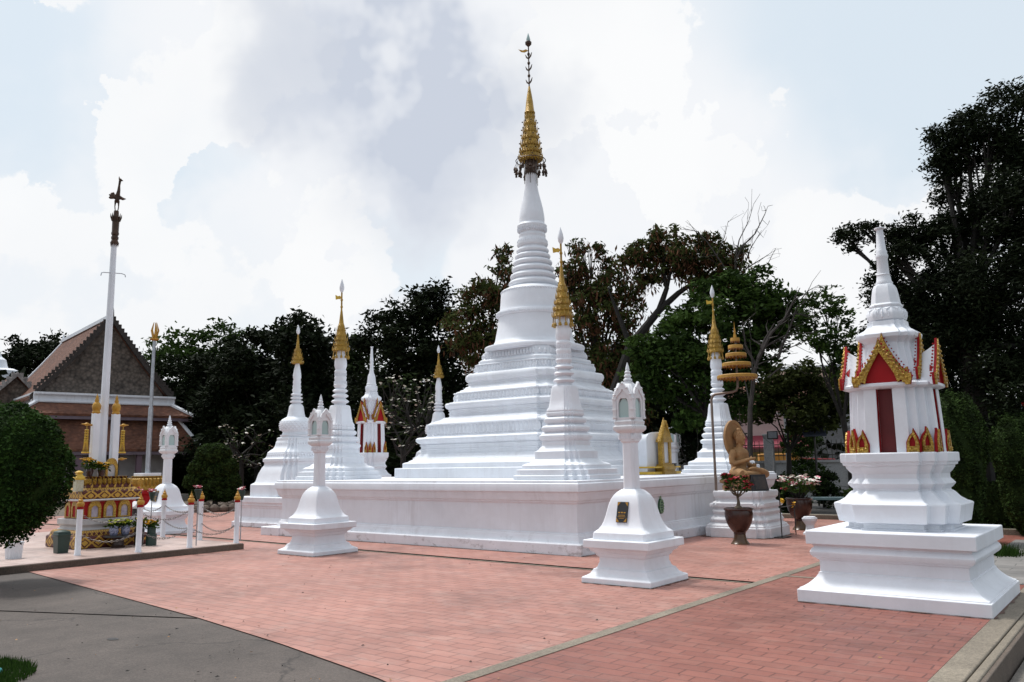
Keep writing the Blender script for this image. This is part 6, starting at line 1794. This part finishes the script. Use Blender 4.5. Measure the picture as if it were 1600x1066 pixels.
t = thing('rock_ring', 'low brown ring of stones round the layered topiary', 'planter', (tp[0], tp[1], 0))
mb = MB()
for k in range(34):
    a = 2*math.pi*k/34; mb.ball((1.75*math.cos(a), 1.75*math.sin(a), .12), (.17, .17, .16*rnd.uniform(.7, 1.2)), 0, 7, 5)
mb.obj('stones', DKKERB, t, smooth=0); mb = MB(); mb.lathe([(1.7, 0), (1.6, .14), (.1, .18)], n=24); mb.obj('soil', SOIL, t)

def cb(label, px, py, D, rx, rz, n, leaf=.075, flat=False):
    p = at(px, py, D); u2 = D/FPX
    clipped('clipped_bush', label, (p[0], p[1], 0), [(0, 0, float(p[2]), rx*u2, rx*u2, rz*u2), (0, 0, float(p[2])*.5, rx*u2*.78, rx*u2*.78, float(p[2])*.5)], leaf, n, LEAF_R, 'clipped bushes on the right', stem=(.5, .02, .08))


cb('large domed clipped bush directly behind the near shrine', 1484, 702, 17.5, 45, 78, 32000, .05)
cb('broad domed clipped bush at the right picture edge', 1594, 705, 19.5, 36, 50, 20000, .052)
cb('domed clipped bush half hidden behind the broad one', 1566, 690, 23, 38, 42, 9000, .09)
# low hedges
def hedge(label, x0, x1, y0, y1, h, n):
    cx, cy = (x0+x1)/2, (y0+y1)/2
    t = thing('low_hedge', label, 'hedge', (cx, cy, 0), 0, 'low square hedges')
    core = MB(); core.box((0, 0, h/2), ((x1-x0)/2*.96, (y1-y0)/2*.92, h/2*.95))
    P = RS.uniform(-1, 1, size=(n, 3))
    ax_ = RS.randint(0, 3, n); sgn = RS.choice([-1, 1], n)
    for i in range(3): P[ax_ == i, i] = sgn[ax_ == i]
    P = P*np.array([(x1-x0)/2, (y1-y0)/2, h/2])+np.array([0, 0, h/2])+RS.normal(size=(n, 3))*.025
    P[:, 2] = np.maximum(P[:, 2], .03)
    leaf_mesh('foliage', P, .075*RS.uniform(.6, 1.4, n), LEAF_R, t, .55, 0, .3, None, core)


hedge('low square hedge behind the near shrine, right of the domed bush', -3.3, 1.8, 20.2, 21.3, 1.02, 16000)
hedge('low square hedge left of the near shrine base, in shade', -6.1, -3.7, 20.6, 21.6, .80, 9000)
p = on_ground(1300, 770)
for i, (px, py, D, r, lb) in enumerate(((1225, 765, 25, 26, 'small rounded shrub behind the statue pedestal'), (1285, 755, 29, 22, 'small dark shrub behind the white-flowered pot'), (1250, 690, 33, 26, 'loose green shrub before the boundary wall railing'))):
    q = at(px, py, D); u2 = D/FPX
    t = thing('shrub', lb, 'shrub', (q[0], q[1], 0))
    C_, tn = clumps([(0, 0, max(float(q[2]), r*u2*.7), r*u2), (0.2, .1, max(.3, float(q[2])*.5), r*u2*.9)], .12, 1.2, .3, .1)
    leaf_mesh('foliage', C_, .12*RS.uniform(.6, 1.3, len(C_)), LEAF_D if i < 2 else LEAF_G, t, .45, .1, .5, tn)
    mb = MB(); mb.tube([(0, 0, 0), (0, 0, max(.3, float(q[2])))], [.05, .02], 6); mb.obj('stem', BARK, t)
# grass
def grass(name, label, pts_fn, n, h):
    V = []; F = []
    mb = MB()
    for i in range(n):
        x, y, z = pts_fn(); a = rnd.uniform(0, 6.28); hh = h*rnd.uniform(.5, 1.3); b = rnd.uniform(0, 6.28); l = hh*rnd.uniform(.1, .6)
        wv2 = .006
        mb.add([(x-wv2*math.cos(a), y-wv2*math.sin(a), z), (x+wv2*math.cos(a), y+wv2*math.sin(a), z), (x+l*math.cos(b), y+l*math.sin(b), z+hh)], [(0, 1, 2)])
    o = mb.obj(name, GRASS, smooth=0); tint(o); tag(o, label, 'grass', kind='stuff'); return o


gc = on_ground(0, 1058)
def gp():
    a = rnd.uniform(0, 6.28); q = .62*math.sqrt(rnd.random())
    return gc[0]-.28+q*math.cos(a)*1.1, gc[1]-.30+q*math.sin(a), 0
grass('grass', 'bright lawn grass at the bottom left corner', gp, 6000, .05)
g1 = on_ground(1570, 868)
grass('grass_tuft', 'grass tuft growing behind the near shrine plinth', lambda: (g1[0]-.02+rnd.gauss(0, .12), g1[1]+rnd.gauss(0, .16), 0), 900, .17)
t = thing('teal_ball', 'small teal ball lying in the corner lawn', 'ball', (gc[0]-.035, gc[1]+.0, .04)); mb = MB(); mb.ball((0, 0, 0), .026, 0, 14, 10); mb.obj('ball', simple('teal_plastic', (.04, .3, .3), None, 5, .3), t, smooth=60)
# far wood that closes the view between the trees
C_ = []
for i in range(420):
    px = RS.uniform(-300, 1900); D = RS.uniform(62, 85)
    q = at(px, 720, D); h = RS.uniform(3.0, 8.5) if px < 1000 else RS.uniform(2.5, 6.5)
    m_ = 420; C_.append(np.array([q[0], q[1], 0])+np.column_stack([RS.normal(size=m_)*2.2, RS.normal(size=m_)*2.2, RS.uniform(.0, h, m_)]))
C_ = np.vstack(C_)
o = leaf_mesh('far_wood', C_, .75*RS.uniform(.6, 1.4, len(C_)), LEAF_DD, None, .6, .1, .3)
tag(o, 'far dark wood closing the view behind the temple grounds', 'wood', kind='stuff')
